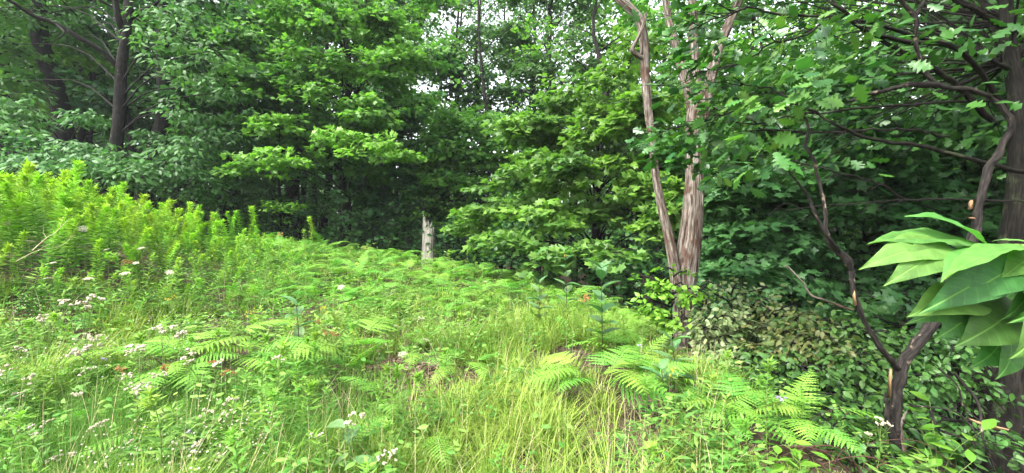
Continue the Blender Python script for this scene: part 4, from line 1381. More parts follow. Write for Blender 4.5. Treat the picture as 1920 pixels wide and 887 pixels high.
x = g.uniform(-1.25, .98, n) * y
keep = (x < xr(y) + .3) & (vnoise(x, y, .35, 9) > .47) & (g.uniform(0, 1, n) > .88 * np.exp(-((x - .25) / 1.2) ** 2)) & (g.uniform(0, 1, n) < np.clip(y / 4.2, .3, 1)) & clear_of_ferns(g, x, y, .6)
x, y = x[keep], y[keep]
n = len(x)
pos = np.c_[x, y, zt(x, y) + g.uniform(.03, .34, n)]
az = g.uniform(0, 6.28, n)
V, T, tn = scatter(OVATE, pos, frames(np.c_[np.cos(az), np.sin(az), g.uniform(-.2, .4, n)], UP + g.normal(0, .35, (n, 3))), g.uniform(.025, .075, n), np.clip(g.normal(.3, .25, n), 0, 1))
obj('clover_patch', make_mesh('clover_patch', V, T, M['weed'], tn), kind='stuff', label='small rounded leaves creeping low through the meadow', category='weeds')
n = 2600
y = g.uniform(2.0, 5.2, n)
x = -(.55 + .65 * g.uniform(0, 1, n)) * y
keep = (x > gxl(y)) & (vnoise(x, y, .28, 12) > .52)
x, y = x[keep], y[keep]
n = len(x)
V, T, tn = scatter((ICO_V * [1, 1, .7], ICO_T), np.c_[x, y, zt(x, y) + g.uniform(.18, .48, n) * (.5 + .5 * vnoise(x, y, .45, 6))], frames(g.normal(0, 1, (n, 3)), UP + g.normal(0, .3, (n, 3))), g.uniform(.003, .0075, n), g.uniform(0, 1, n))
obj('small_blossoms', make_mesh('pale_blossoms', V, T, M['white'], tn), kind='stuff', label='tiny cream blossoms scattered through the left meadow grass', category='blossom')
# litter on the bare soil
n = 6000
y = g.uniform(1.8, 7.5, n)
x = g.uniform(-.6, .95, n) * y
ctr = np.where(g.uniform(0, 1, n) < .4, 1, 0)
x = np.where(ctr, -.92 + g.normal(0, .35, n), x)
y = np.where(ctr, 4.15 + g.normal(0, .3, n), y)
kk = x < xr(y)
x, y = x[kk], y[kk]
n = len(x)
V, T, tn = scatter(RHOMB, np.c_[x, y, zt(x, y) + .012], frames(np.c_[g.normal(0, 1, (n, 2)), g.normal(0, .15, n)], UP + g.normal(0, .35, (n, 3))), g.uniform(.02, .06, n), g.uniform(0, 1, n))
obj('leaf_litter', make_mesh('leaf_litter', V, T, plain_mat('dead_leaf', (.08, .05, .033), (.24, .17, .125)), tn), kind='stuff', label='brown dead leaves on the bare soil between grass', category='leaf litter')


# --- leafy stems (goldenrod and other forbs)
def leafy_stem(seed, H, nleaf, L0, L1, wid, up0, up1, tmpl=LANCE, bend=.12, plume=True, r=.0035):
    g = np.random.default_rng(seed)
    az = g.uniform(0, 6.28)
    pts = np.array([(0, 0, -.05), (0, 0, H * .35), (bend * H * .35 * math.cos(az), bend * H * .35 * math.sin(az), H * .7), (bend * H * math.cos(az), bend * H * math.sin(az), H)])
    sp = spline(pts, 24)
    st = Geo()
    V, T, uv = tube(sp, np.linspace(r, r * .3, 24), 4)
    st.add(V, T, g.uniform(.2, .8), uv)
    f = np.linspace(.12, 1, nleaf) ** .8
    a = np.arange(nleaf) * 2.4 + g.normal(0, .35, nleaf)
    p = np.stack([np.interp(f, np.linspace(0, 1, 24), sp[:, i]) for i in range(3)], 1)
    el = up0 + (up1 - up0) * f ** 2 + g.normal(0, .15, nleaf)
    d = np.c_[np.cos(a) * np.cos(el), np.sin(a) * np.cos(el), np.sin(el)]
    s = (L0 + (L1 - L0) * f ** 1.4) * np.minimum(1, .5 + f * 2) * g.uniform(.8, 1.15, nleaf)
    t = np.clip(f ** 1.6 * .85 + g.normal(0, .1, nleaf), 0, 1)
    if plume:
        k = 40
        fa = g.uniform(0, 6.28, k)
        ff = g.uniform(0, 1, k)
        pp = sp[-1] - np.c_[np.zeros(k), np.zeros(k), ff * .12 * H]
        ee = g.uniform(.15, 1.2, k)
        p = np.vstack([p, pp])
        d = np.vstack([d, np.c_[np.cos(fa) * np.cos(ee), np.sin(fa) * np.cos(ee), np.sin(ee)]])
        s = np.r_[s, L1 * g.uniform(.6, 1.3, k)]
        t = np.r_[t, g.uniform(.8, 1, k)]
    nn = UP + g.normal(0, .25, (len(p), 3)) - d * .3
    tm = (tmpl[0] * [wid, 1, 1], tmpl[1])
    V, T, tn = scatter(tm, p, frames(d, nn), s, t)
    return st, (V, T, tn)


def stem_proto(seed, mat, stem='stem', **kw):
    st, (V, T, tn) = leafy_stem(seed, **kw)
    return st.mesh('stem', M[stem], smooth=True), make_mesh('foliage', V, T, M[mat], tn), kw['H']


def plant(name, label, cat, proto, loc, rot, sc, group, extra=()):
    t = thing(name, label, cat, loc, (rng.normal(0, .12), rng.normal(0, .12), rot), sc, group)
    obj('stem', proto[0], t)
    obj('foliage', proto[1], t, kind='stuff')
    for nm, me in extra:
        obj(nm, me, t)
    return t


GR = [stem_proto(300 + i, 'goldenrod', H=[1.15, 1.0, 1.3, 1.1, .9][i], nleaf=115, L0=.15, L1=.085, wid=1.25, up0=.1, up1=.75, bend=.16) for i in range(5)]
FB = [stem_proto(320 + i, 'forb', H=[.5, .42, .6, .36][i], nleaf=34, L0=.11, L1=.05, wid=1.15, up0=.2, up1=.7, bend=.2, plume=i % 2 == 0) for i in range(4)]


def spread(n, fx, fy, ok, dmin, tries=60000):
    out, cell = [], {}
    g = rng
    for _ in range(tries):
        if len(out) >= n:
            break
        y = fy()
        x = fx(y)
        if not ok(x, y):
            continue
        dm = dmin * (1 + .0 * y)
        c = (int(x / dm), int(y / dm))
        if any((x - a) ** 2 + (y - b) ** 2 < dm * dm for i in (-1, 0, 1) for j in (-1, 0, 1) for a, b in cell.get((c[0] + i, c[1] + j), ())):
            continue
        cell.setdefault(c, []).append((x, y))
        out.append((x, y))
    return out


GL = spread(256, lambda y: rng.uniform(-1.3 * y - .4, gxl(y)), lambda: rng.uniform(4.5, 10.2), lambda x, y: True, .17)
for x, y in GL:
    edge = min(1.0, .32 + .75 * (gxl(y) - x) / 1.5) * np.interp(x / y, [-1.1, -.88, -.7, -.55], [1.0, .88, .66, .5])
    fr = gxl(y) - x
    gl, gg = (('short goldenrod stem along the lower front edge of the left bank', 'goldenrod front edge') if fr < .45 else ('tall lime green goldenrod stem at the back crest of the left bank', 'goldenrod back crest') if y > 7.2 else
              ('tall goldenrod stem at the far left side of the bank', 'goldenrod far left') if x / y < -1.0 else ('tall leafy goldenrod stem in the middle of the left bank', 'goldenrod middle of the bank'))
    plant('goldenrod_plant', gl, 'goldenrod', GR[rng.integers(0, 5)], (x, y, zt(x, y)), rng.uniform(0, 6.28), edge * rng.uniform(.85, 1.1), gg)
for x, y in spread(44, lambda y: rng.uniform(-.80, -.52) * y, lambda: rng.uniform(7.4, 9.8), lambda x, y: True, .2):
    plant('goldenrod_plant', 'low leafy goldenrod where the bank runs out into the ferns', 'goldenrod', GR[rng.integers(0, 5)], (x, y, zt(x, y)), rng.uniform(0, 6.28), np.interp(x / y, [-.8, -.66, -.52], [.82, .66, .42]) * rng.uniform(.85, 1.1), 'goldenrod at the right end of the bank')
for px, d, s, lab in [(470, 9.6, 1.05, 'tallest goldenrod stem standing clear above the ferns right of the goldenrod bank'), (450, 9.4, .9, 'goldenrod stem just left of the tallest one above the ferns'), (425, 9.2, .85, 'short goldenrod stem at the lower right end of the goldenrod bank'), (585, 10.8, .85, 'lone goldenrod tip rising from the fern crest')]:
    p = at(px, d)
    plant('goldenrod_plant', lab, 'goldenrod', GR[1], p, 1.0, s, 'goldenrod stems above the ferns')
FL = spread(150, lambda y: rng.uniform(-1.2 * y, xr(y) - .2), lambda: 2.1 + 8 * rng.uniform() ** 1.6, lambda x, y: x > gxl(y) and not (-.5 < x < 1.3 and y < 4.2 and rng.uniform() < .85), .22)
for x, y in FL:
    bl, bg_ = (('leafy green forb on the upper slope between the ferns', 'forbs of the upper slope') if y > 5.6 else ('leafy green forb in the lower left meadow among white flowers', 'forbs of the lower left') if x < -.4 else ('leafy green forb in the lower right meadow near the ferns', 'forbs of the lower right'))
    plant('meadow_forb', bl, 'plant', FB[rng.integers(0, 4)], (x, y, zt(x, y)), rng.uniform(0, 6.28), rng.uniform(.7, 1.15), bg_)
for x, y in spread(70, lambda y: gxl(y) + rng.uniform(-.5, .7), lambda: rng.uniform(4.4, 8.6), lambda x, y: True, .2):
    plant('meadow_forb', 'leafy forb crowding the foot of the goldenrod bank', 'plant', FB[rng.integers(0, 4)], (x, y, zt(x, y)), rng.uniform(0, 6.28), rng.uniform(.8, 1.3), 'forbs at the foot of the goldenrod bank')
for px, d, s in [(520, 2.9, 1.15), (545, 3.1, 1.2), (500, 3.2, 1.0), (560, 2.7, 1.1), (475, 2.7, 1.0), (530, 3.5, 1.1), (590, 3.3, 1.0), (610, 3.6, 1.1), (450, 3.1, 1.0), (570, 3.9, 1.2), (640, 3.9, 1.0), (505, 2.5, 1.0), (620, 3.0, .9)]:
    p = at(px, d)
    plant('leafy_aster', 'upright willow leaved stem in the clump at lower left of centre', 'plant', FB[rng.integers(0, 3)], p, rng.uniform(0, 6.28), s, 'willow leaved stems at lower left of centre')


# --- ferns
def frond_mesh(seed, L, stipe, rise, droop, pairs=17, wide=.34, tone=.5, pw=.0125):
    """A pinnate frond rising along +Y; wide is the longest pinna relative to the blade."""
    g = np.random.default_rng(seed)
    n = 30
    f = np.linspace(0, 1, n)
    tot = L + stipe
    el = rise * (1 - f) ** 1.2 + droop * f ** 1.1
    ds = tot / (n - 1)
    yy = np.concatenate([[0], np.cumsum(np.cos(el[:-1]) * ds)])
    zz = np.concatenate([[0], np.cumsum(np.sin(el[:-1]) * ds)])
    ax = np.c_[np.sin(f * 2 + seed) * .015 * tot, yy, zz]
    gm = Geo()
    V, T, uv = tube(ax, np.linspace(.0032, .0008, n), 4)
    gm.add(V, T, .2, uv, 1)
    t0 = stipe / tot
    tang = unit(np.gradient(ax, axis=0))
    for i in range(pairs):
        u = (i + .5) / pairs
        q = t0 + (1 - t0) * u
        k = min(n - 1, int(q * (n - 1)))
        p = ax[k] + (ax[min(n - 1, k + 1)] - ax[k]) * (q * (n - 1) - k)
        ln = wide * L * min(1, .55 + u * 3) * (1 - u ** 1.5) ** .9 + .012
        tg = tang[k]
        for sd in (-1, 1):
            d = unit(np.array((sd, 0, 0)) + tg * (.30 + .35 * u) + g.normal(0, .05, 3))
            nrm = unit(np.cross(np.array((1.0, 0, 0)), tg)) * 1.0 + g.normal(0, .12, 3)
            Rm = frames(d[None], nrm[None])[0]
            m = 6 if ln > .05 else 4
            Vs, Ts = [], []
            w = min(pw, ln * .2) * L / .5
            for a in range(m + 1):
                v = a / m
                ww = w * (1 - v ** 1.6)
                c = (0, v * ln, -.22 * ln * v * v)
                Vs += [(-ww * .45, v * ln - ln / m * .25, c[2] + .002), c, (ww * .45, v * ln - ln / m * .25, c[2] + .002)]
                if a < m:
                    Vs += [(-ww, v * ln + ln / m * .38, c[2] - .004), (ww, v * ln + ln / m * .38, c[2] - .004)]
            for a in range(m):
                b0, b1 = 5 * a, 5 * a + 5
                Ts += [(b0, b0 + 1, b0 + 3), (b0 + 3, b0 + 1, b1), (b0 + 1, b1 + 1, b1), (b0 + 1, b0 + 2, b0 + 4), (b0 + 1, b0 + 4, b1 + 2), (b0 + 1, b1 + 2, b1 + 1)]
            gm.add(np.array(Vs) @ Rm.T + p, np.array(Ts), np.clip(tone + g.normal(0, .12), 0, 1))
    return gm.mesh('frond', [M['fern'], M['darkstem']])


FR = [frond_mesh(i, .40 + .05 * (i % 3), .22 + .06 * (i % 2), 1.25, -.35 - .1 * (i % 3), tone=.25 + .1 * i) for i in range(6)]      # arching
FH = [frond_mesh(40 + i, .44 + .04 * (i % 2), .36 + .05 * (i % 3), 1.42, -.42 - .1 * (i % 3), pairs=14, wide=.48, tone=.45 + .12 * i, pw=.019) for i in range(4)]             # tall stalks, broad blades
FU = [frond_mesh(20 + i, .5, .18, 1.45, .55, tone=.5 + .1 * i) for i in range(2)]                                                    # upright


def fern(label, loc, n, sc, group=None, upright=0, name='fern', tall=False):
    t = thing(name, label, 'fern', loc, (0, 0, rng.uniform(0, 6.28)), sc, group)
    for i in range(n):
        up_ = i < upright
        me = FU[rng.integers(0, 2)] if up_ else (FH[rng.integers(0, 4)] if tall else FR[rng.integers(0, 6)])
        obj('frond', me, t, (rng.normal(0, .03), rng.normal(0, .03), -.03), (rng.uniform(-.28, .22), rng.normal(0, .2), i * 6.283 / n + rng.normal(0, .35)), rng.uniform(.75, 1.15))
    return t


for px, d, n_, s, u, lab in [(1125, 3.7, 15, 1.15, 0, 'large bright fern with arching fronds in front of the milkweed, right of centre'), (1185, 4.5, 12, 1.05, 2, 'fern with ribbed fronds beside the base of the forked dead tree'), (650, 4.0, 8, 1.25, 1, 'yellow tinged fern on a dark stalk left of the bare soil patch'), (330, 3.7, 17, 1.15, 0, 'wide low fern clump among white flowers in the left meadow'),
                             (400, 3.9, 10, 1.2, 0, 'low fern just right of the wide fern clump in the left meadow'), (1480, 3.15, 9, 1.1, 3, 'fern with tall toothed fronds beside the bramble canes at lower right'), (1390, 3.2, 9, 1.0, 0, 'fern left of the toothed fern at lower right'), (1340, 3.3, 9, 1.0, 0, 'small fern under the dead tree foot at lower right'), (1215, 3.9, 9, .95, 0, 'fern right of the large bright fern, under the dead tree'),
                             (1190, 5.4, 4, 1.05, 3, 'tall upright fern frond pair right of the milkweed'), (505, 3.0, 5, .8, 0, 'small fern in the willow leaved clump at lower left of centre')]:
    fern(lab, at(px, d), max(5, int(n_ * .8)), s * .86, 'ferns standing singly', u, tall=not lab.startswith('small'))
FE = spread(210, lambda y: rng.uniform(gxl(y) + .1, xr(y) - .1), lambda: 5.8 + 7.5 * rng.uniform() ** .9, lambda x, y: not (abs(x - .1) < .7 and y < 7.2) and not (abs(x / y * F + 960 - 805) < 34 and y > 11.2), .28)
for x, y in FE:
    fl, fg = (('pale green fern on the far crest of the slope before the dark woods', 'ferns on the crest') if y > 10.5 else ('fern on the slope just right of the goldenrod bank', 'ferns beside the goldenrod') if x < -2.2 else
              ('fern along the right rim of the slope toward the dead tree', 'ferns along the right rim') if xr(y) - x < 1.1 else ('fern in the open middle of the upper slope', 'ferns of the upper slope'))
    fern(fl, (x, y, zt(x, y)), rng.integers(5, 9), rng.uniform(.6, 1.2), fg, 1 if rng.uniform() < .15 else 0)
for x, y in spread(26, lambda y: rng.uniform(-1.15 * y, -.1 * y), lambda: rng.uniform(2.6, 5.8), lambda x, y: x > gxl(y), .5):
    fern('small fern half hidden in the lower left meadow', (x, y, zt(x, y)), rng.integers(3, 6), rng.uniform(.5, .8), 'small ferns of the lower meadow')


# --- white flower clusters, umbels, coloured flowers

def head_mesh(seed, n, spreadr, r, mat, flat=.5, z=0.0):
    g = np.random.default_rng(seed)
    gm = Geo()
    a = g.uniform(0, 6.28, n)
    q = np.sqrt(g.uniform(0, 1, n)) * spreadr
    pos = np.c_[np.cos(a) * q, np.sin(a) * q, z + g.normal(0, spreadr * flat * .35, n) - q * q / spreadr * .2]
    rot = frames(g.normal(0, 1, (n, 3)), g.normal(0, 1, (n, 3)))
    V, T, tn = scatter((ICO_V * [1, 1, .75], ICO_T), pos, rot, r * g.uniform(.65, 1.25, n), g.uniform(0, 1, n))
    gm.add(V, T, tn)
    return gm.mesh('flower_head', M[mat])


def flower_stem(seed, H, nh, sp):
    """Branching stem; returns mesh and the tips."""
    g = np.random.default_rng(seed)
    gm = Geo()
    tips = []
    lean = g.normal(0, .12, 2) * H
    main = spline([(0, 0, -.03), (lean[0] * .3, lean[1] * .3, H * .5), (lean[0], lean[1], H * .85)], 8)
    V, T, uv = tube(main, np.linspace(.003, .0016, 8), 4)
    gm.add(V, T, .5, uv)
    for i in range(nh):
        a = i * 2.4 + g.normal(0, .4)
        r_ = sp * math.sqrt((i + .3) / nh)
        e = main[-1] + np.array((math.cos(a) * r_, math.sin(a) * r_, H * .15 * (1 + g.normal(0, .2)) - r_ * .15))
        b_ = main[max(3, 7 - i % 4)]
        V, T, uv = tube(spline([b_, (b_ + e) / 2 + UP * -.01, e], 5), np.linspace(.0016, .001, 5), 3)
        gm.add(V, T, .5, uv)
        tips.append(e)
    return gm, np.array(tips)


WH = []
for i in range(5):
    H = (.42, .5, .36, .46, .32)[i]
    gm, tips = flower_stem(400 + i, H, (5, 7, 4, 6, 8)[i], (.04, .06, .03, .05, .07)[i])
    st, (V, T, tn) = leafy_stem(420 + i, H * .85, 16, .07, .03, 1.0, .3, .7, plume=False, r=.0015)
    WH.append((gm.mesh('stem', M['stem']), make_mesh('foliage', V, T, M['forb'], tn), [head_mesh(440 + i * 10 + j, 12, .012, .0055, 'white', 1.0) for j in range(3)], tips))


def white_flower(label, loc, sc, group, heads=None, name='white_flower', cat='flower'):
    pr = WH[rng.integers(0, 5)]
    t = thing(name, label, cat, loc, (rng.normal(0, .15), rng.normal(0, .15), rng.uniform(0, 6.28)), sc, group)
    obj('stem', pr[0], t)
    obj('foliage', pr[1], t, kind='stuff')
    hk = .55 if name == 'yellow_flower' else 1.0
    for tp in pr[3]:
        obj('flower_head', (heads or pr[2])[rng.integers(0, 3)], t, tp, (rng.normal(0, .3), rng.normal(0, .3), rng.uniform(0, 6)), rng.uniform(.7, 1.3) * hk)
    return t


WG = 'white flower clusters of the lower left meadow'
for px, py, d in [(25, 690, 3.0), (45, 720, 2.9), (30, 780, 2.6), (60, 770, 2.7), (90, 790, 2.6), (115, 740, 2.8), (105, 700, 3.0), (150, 700, 3.0), (200, 770, 2.7), (170, 800, 2.55), (205, 615, 3.4), (265, 745, 2.85), (285, 700, 3.0), (275, 720, 2.9), (250, 735, 2.85), (280, 685, 3.0), (350, 660, 3.2),
                  (380, 650, 3.2), (400, 665, 3.2), (410, 770, 2.7), (405, 780, 2.7), (355, 830, 2.45), (370, 850, 2.4), (135, 850, 2.4), (100, 880, 2.35), (240, 830, 2.5), (20, 850, 2.4), (300, 640, 3.3), (255, 640, 3.3), (160, 590, 3.5), (15, 640, 3.2), (60, 560, 3.8), (100, 540, 3.9), (140, 610, 3.4),
                  (520, 640, 3.4), (590, 850, 2.45), (60, 830, 2.45), (335, 770, 2.7), (440, 840, 2.4), (10, 740, 2.8), (330, 590, 3.6), (190, 720, 2.9), (220, 860, 2.4)]:
    x, y = (px - 960) / F * d, d
    white_flower('cream white flower cluster on a thin stem in the lower left grass', (x, y, zt(x, y)), max(.6, min(1.5, (P(px, py, d)[2] - zt(x, y)) / .42)) * rng.uniform(.9, 1.1), WG)
for px, d, s, lab in [(650, 2.35, 1.0, 'white flowered plant with broad leaves at the bottom edge left of centre'), (720, 2.4, .95, 'white flower cluster right of the broad leaved plant at the bottom edge'), (750, 4.6, .8, 'small white flowers above the bare soil patch'), (785, 4.7, .8, 'small white flowers right of those above the bare soil'), (1640, 2.75, .85, 'white aster cluster at the foot of the blackened dead tree'),
                      (1618, 2.8, .8, 'white aster left of the cluster at the foot of the blackened dead tree'), (1355, 5.0, .9, 'white flower cluster below the pale leaved shrub')]:
    white_flower(lab, at(px, d), s, None)
PU = [head_mesh(500 + j, 10, .010, .0045, 'purple', 1.0) for j in range(3)]
for px, d, s in [(145, 3.6, .9), (205, 3.45, .9), (355, 2.5, .8), (1425, 3.0, .9), (1200, 4.6, .8)]:
    white_flower('pale purple flower cluster in the meadow', at(px, d), s, 'purple flowers in the meadow', PU, 'purple_flower')
YE = [head_mesh(520 + j, 14, .013, .004, 'yellow', 2.2) for j in range(3)]
for px, d, s in [(612, 4.4, 1.2), (838, 6.0, 1.0), (655, 7.5, 1.2), (650, 3.9, .9), (5, 4.6, 1.6), (340, 4.8, 1.0), (1250, 3.5, 1.1), (545, 8.8, 1.1), (740, 7.5, 1.0), (480, 5.0, 1.2)]:
    white_flower('small yellow goldenrod bloom in the meadow', at(px, d), s, 'yellow blooms in the meadow', YE, 'yellow_flower')
BRN = [head_mesh(540 + j, 9, .014, .006, 'brown', 1.4) for j in range(3)]
for px, d, s in [(590, 4.3, 1.2), (605, 4.2, 1.1), (430, 3.5, 1.0), (440, 3.4, .9), (310, 3.2, .9), (150, 3.1, 1.0), (545, 9.5, 1.4), (215, 5.2, 1.6), (1130, 5.0, 1.3), (460, 6.4, 1.1), (690, 10.0, 1.2)]:
    white_flower('withered brown flower head in the meadow', at(px, d), s, 'withered heads in the meadow', BRN, 'withered_flower')


# Queen Anne's lace: flat white umbels
def umbel_mesh(seed, r):
    g = np.random.default_rng(seed)
    gm = Geo()
    for i in range(24):
        a, q = i * 2.4, math.sqrt((i + .5) / 24) * r
        c = np.array((math.cos(a) * q, math.sin(a) * q, .02 - .15 * q))
        V, T, uv = tube(np.array([(0, 0, -.035), c * [1, 1, .8]]), [.0008, .0006], 3, cap=False)
        gm.add(V, T, 0, uv, 1)
        k = 9
        aa = g.uniform(0, 6.28, k)
        qq = np.sqrt(g.uniform(0, 1, k)) * r * .2
        V, T, tn = scatter((RHOMB[0] * [2.2, 1, 1], RHOMB[1]), c + np.c_[np.cos(aa) * qq, np.sin(aa) * qq, g.uniform(0, .003, k)], frames(np.c_[np.cos(aa), np.sin(aa), g.normal(0, .15, k)], UP + g.normal(0, .25, (k, 3))), r * .14, g.uniform(.3, 1, k))
        gm.add(V, T, tn)
    return gm.mesh('umbel', [M['white'], M['stem']])


UM = [umbel_mesh(600, .034), umbel_mesh(601, .042)]
for px, py, d in [(55, 455, 4.6), (100, 495, 4.3), (265, 468, 5.4), (200, 470, 5.2), (235, 515, 4.8), (255, 495, 5.0), (318, 512, 5.0), (165, 525, 4.4), (90, 525, 4.2), (155, 430, 5.2), (15, 420, 4.8), (640, 540, 6.0), (755, 690, 4.15), (795, 645, 4.6), (910, 530, 7.5)]:
    x, y = (px - 960) / F * d, d
    z0 = zt(x, y)
    h = max(.12, P(px, py, d)[2] - z0)
    t = thing('umbel_flower', 'flat white lacy umbel on a bare stem in the grass', 'flower', (x, y, z0), None, None, 'white lacy umbels')
    gm = Geo()
    V, T, uv = tube(spline([(0, 0, -.03), (.02, .01, h * .5), (0, 0, h)], 8), np.linspace(.003, .0016, 8), 4)
    gm.add(V, T, .5, uv)
    obj('stem', gm.mesh('stem', M['stem']), t)
    obj('umbel', UM[rng.integers(0, 2)], t, (0, 0, h), (rng.normal(0.25, .2), rng.normal(0, .25), 0), rng.uniform(.8, 1.15))


# milkweed
MLEAF = [make_mesh('leaf', MILK[0] * [1, 1, s], MILK[1], M['milk'], np.full(len(MILK[0]), q), MILK[2]) for q, s in ((.1, 1), (.5, 1.6), (.9, .6))]


def milkweed(label, loc, H, pairs, sc=1.0, bud=True, L=.19):
    t = thing('milkweed', label, 'milkweed', loc, (0, 0, rng.uniform(0, 3)))
    gm = Geo()
    V, T, uv = tube(spline([(0, 0, -.05), (.01, 0, H * .5), (0, .02, H)], 12), np.linspace(.006, .003, 12), 6)
    gm.add(V, T, .7, uv)
    obj('stem', gm.mesh('stem', M['darkstem'], smooth=True), t)
    for i in range(pairs):
        f = .30 + .68 * i / (pairs - 1)
        for s in (0, 1):
            el = .25 + .5 * f + rng.normal(0, .12)
            obj('leaf', MLEAF[rng.integers(0, 3)], t, (0, .02 * f, H * f), (el, 0, i * 1.45 + s * math.pi + rng.normal(0, .2)), L * (1.05 - .5 * max(0, f - .5)) * rng.uniform(.85, 1.15))
    if bud:
        obj('flower_bud', head_mesh(700 + int(H * 10), 18, .022, .008, 'brown', 1.5), t, (0, .02, H * .93))
    return t


for px, py, d, prs, lab in [(1130, 500, 4.6, 7, 'tall milkweed with big dark leaves and brown bud, in front of the dead tree'), (1062, 470, 6.4, 7, 'milkweed with a pinkish bud at the slope edge, left of the tall milkweed'), (1012, 530, 5.6, 5, 'smaller milkweed without bud in the mid slope grass'), (1265, 640, 3.9, 5, 'milkweed with drooping dark leaves at the foot of the dead tree'),
                            (1245, 700, 3.5, 4, 'low milkweed below the one at the dead tree foot'), (560, 570, 4.2, 5, 'milkweed among the forbs left of the yellow tinged fern')]:
    x, y = (px - 960) / F * d, d
    H = P(px, py, d)[2] - zt(x, y)
    milkweed(lab, (x, y, zt(x, y)), max(.35, H), prs, bud='bud' in lab and 'without' not in lab, L=.27 if 'tall milkweed with' in lab else .22)
# broad leaved plants with separate leaves
BLEAF = [make_mesh('leaf', BEECH[0], BEECH[1], M['bright'], np.full(len(BEECH[0]), q), BEECH[2]) for q in (.1, .5, .9)]


def broad_plant(label, loc, H, n, L, leafset=None, name='broad_leaved_plant', cat='plant', el0=.3):
    t = thing(name, label, cat, loc, (0, 0, rng.uniform(0, 6)))
    gm = Geo()
    tip = []
    for k in range(max(1, n // 6)):
        a = k * 2.1 + rng.uniform(0, 1)
        q = spline([(0, 0, -.04), (.12 * H * math.cos(a), .12 * H * math.sin(a), H * .5), (.4 * H * math.cos(a), .4 * H * math.sin(a), H * rng.uniform(.8, 1.05))], 10)
        V, T, uv = tube(q, np.linspace(.004, .0015, 10), 5)
        gm.add(V, T, .4, uv)
        tip.append(q)
    obj('stem', gm.mesh('stem', M['stem'], smooth=True), t)
    for i in range(n):
        q = tip[i % len(tip)]
        j = int(9 - (i // len(tip)) * 8 / max(1, n / len(tip)))
        obj('leaf', (leafset or BLEAF)[rng.integers(0, 3)], t, q[j], (el0 + rng.normal(0, .25), rng.normal(0, .2), i * 2.4 + rng.normal(0, .3)), L * rng.uniform(.7, 1.15))
    return t


for px, d, H, n_, L, lab in [(1500, 2.55, .38, 14, .10, 'bright green broad leaved seedling at the bottom edge right of centre'), (1440, 2.45, .28, 10, .09, 'low bright seedling left of the taller one at the bottom edge'), (1350, 2.35, .16, 6, .09, 'tiny seedling at the bottom edge below the ferns'), (1560, 2.45, .2, 8, .09, 'bright seedling below the bramble canes at the bottom edge'), (1760, 3.0, .55, 20, .13, 'leafy young ash under the close ash branch, right of the dead tree'),
                             (1770, 2.7, .32, 12, .12, 'low leafy sprout below the young ash'), (1680, 2.6, .22, 8, .10, 'bright low leaves in front of the blackened dead tree foot'), (1660, 6.4, .9, 26, .12, 'bright green sprout in the shade behind the bare limb')]:
    broad_plant(lab, at(px, d), H, n_, L)
broad_plant('broad pale leaved plant at the bottom edge left of centre', at(665, 2.42), .34, 9, .15, MLEAF)
# bright sapling in front of the dead tree trunk
p = at(1262, 5.3)
build_tree('beech_sapling', 'bright yellow green beech sapling against the dead tree trunk', p, gen_tree(61, 1.15, .012, .35, .45, 9, 4, 6, .085, rise=.3, spray=.12, sides=5, tiers=[(P(1235, 545, 5.2) - p, .14, .9), (P(1290, 553, 5.2) - p, .14, .9), (P(1225, 575, 5.2) - p, .15, .9), (P(1250, 600, 5.2) - p, .15, .7), (P(1240, 530, 5.2) - p, .1, 1)], tier_den=2.2), OVATE, 'bright', category='sapling', crown='foliage')
p = at(808, 14.3)
build_tree('beech_sapling', 'small bright sapling growing just behind the bleached stump', p, gen_tree(62, 2.4, .02, .55, .8, 8, 4, 8, .11, rise=.5, spray=.2, sides=5), OVATE, 'maple', category='sapling', crown='foliage')
p = at(530, 12.5)
build_tree('beech_sapling', 'light green sapling spray hanging over the fern crest, against the dark woods', p, gen_tree(63, 1.5, .02, .5, .6, 5, 3, 6, .1, rise=.3, spray=.16, sides=5, tiers=[(P(505, 382, 12) - p, .22, 1), (P(535, 388, 12) - p, .25, 1), (P(560, 384, 12) - p, .2, 1)]), OVATE, 'bright', category='sapling', crown='foliage')

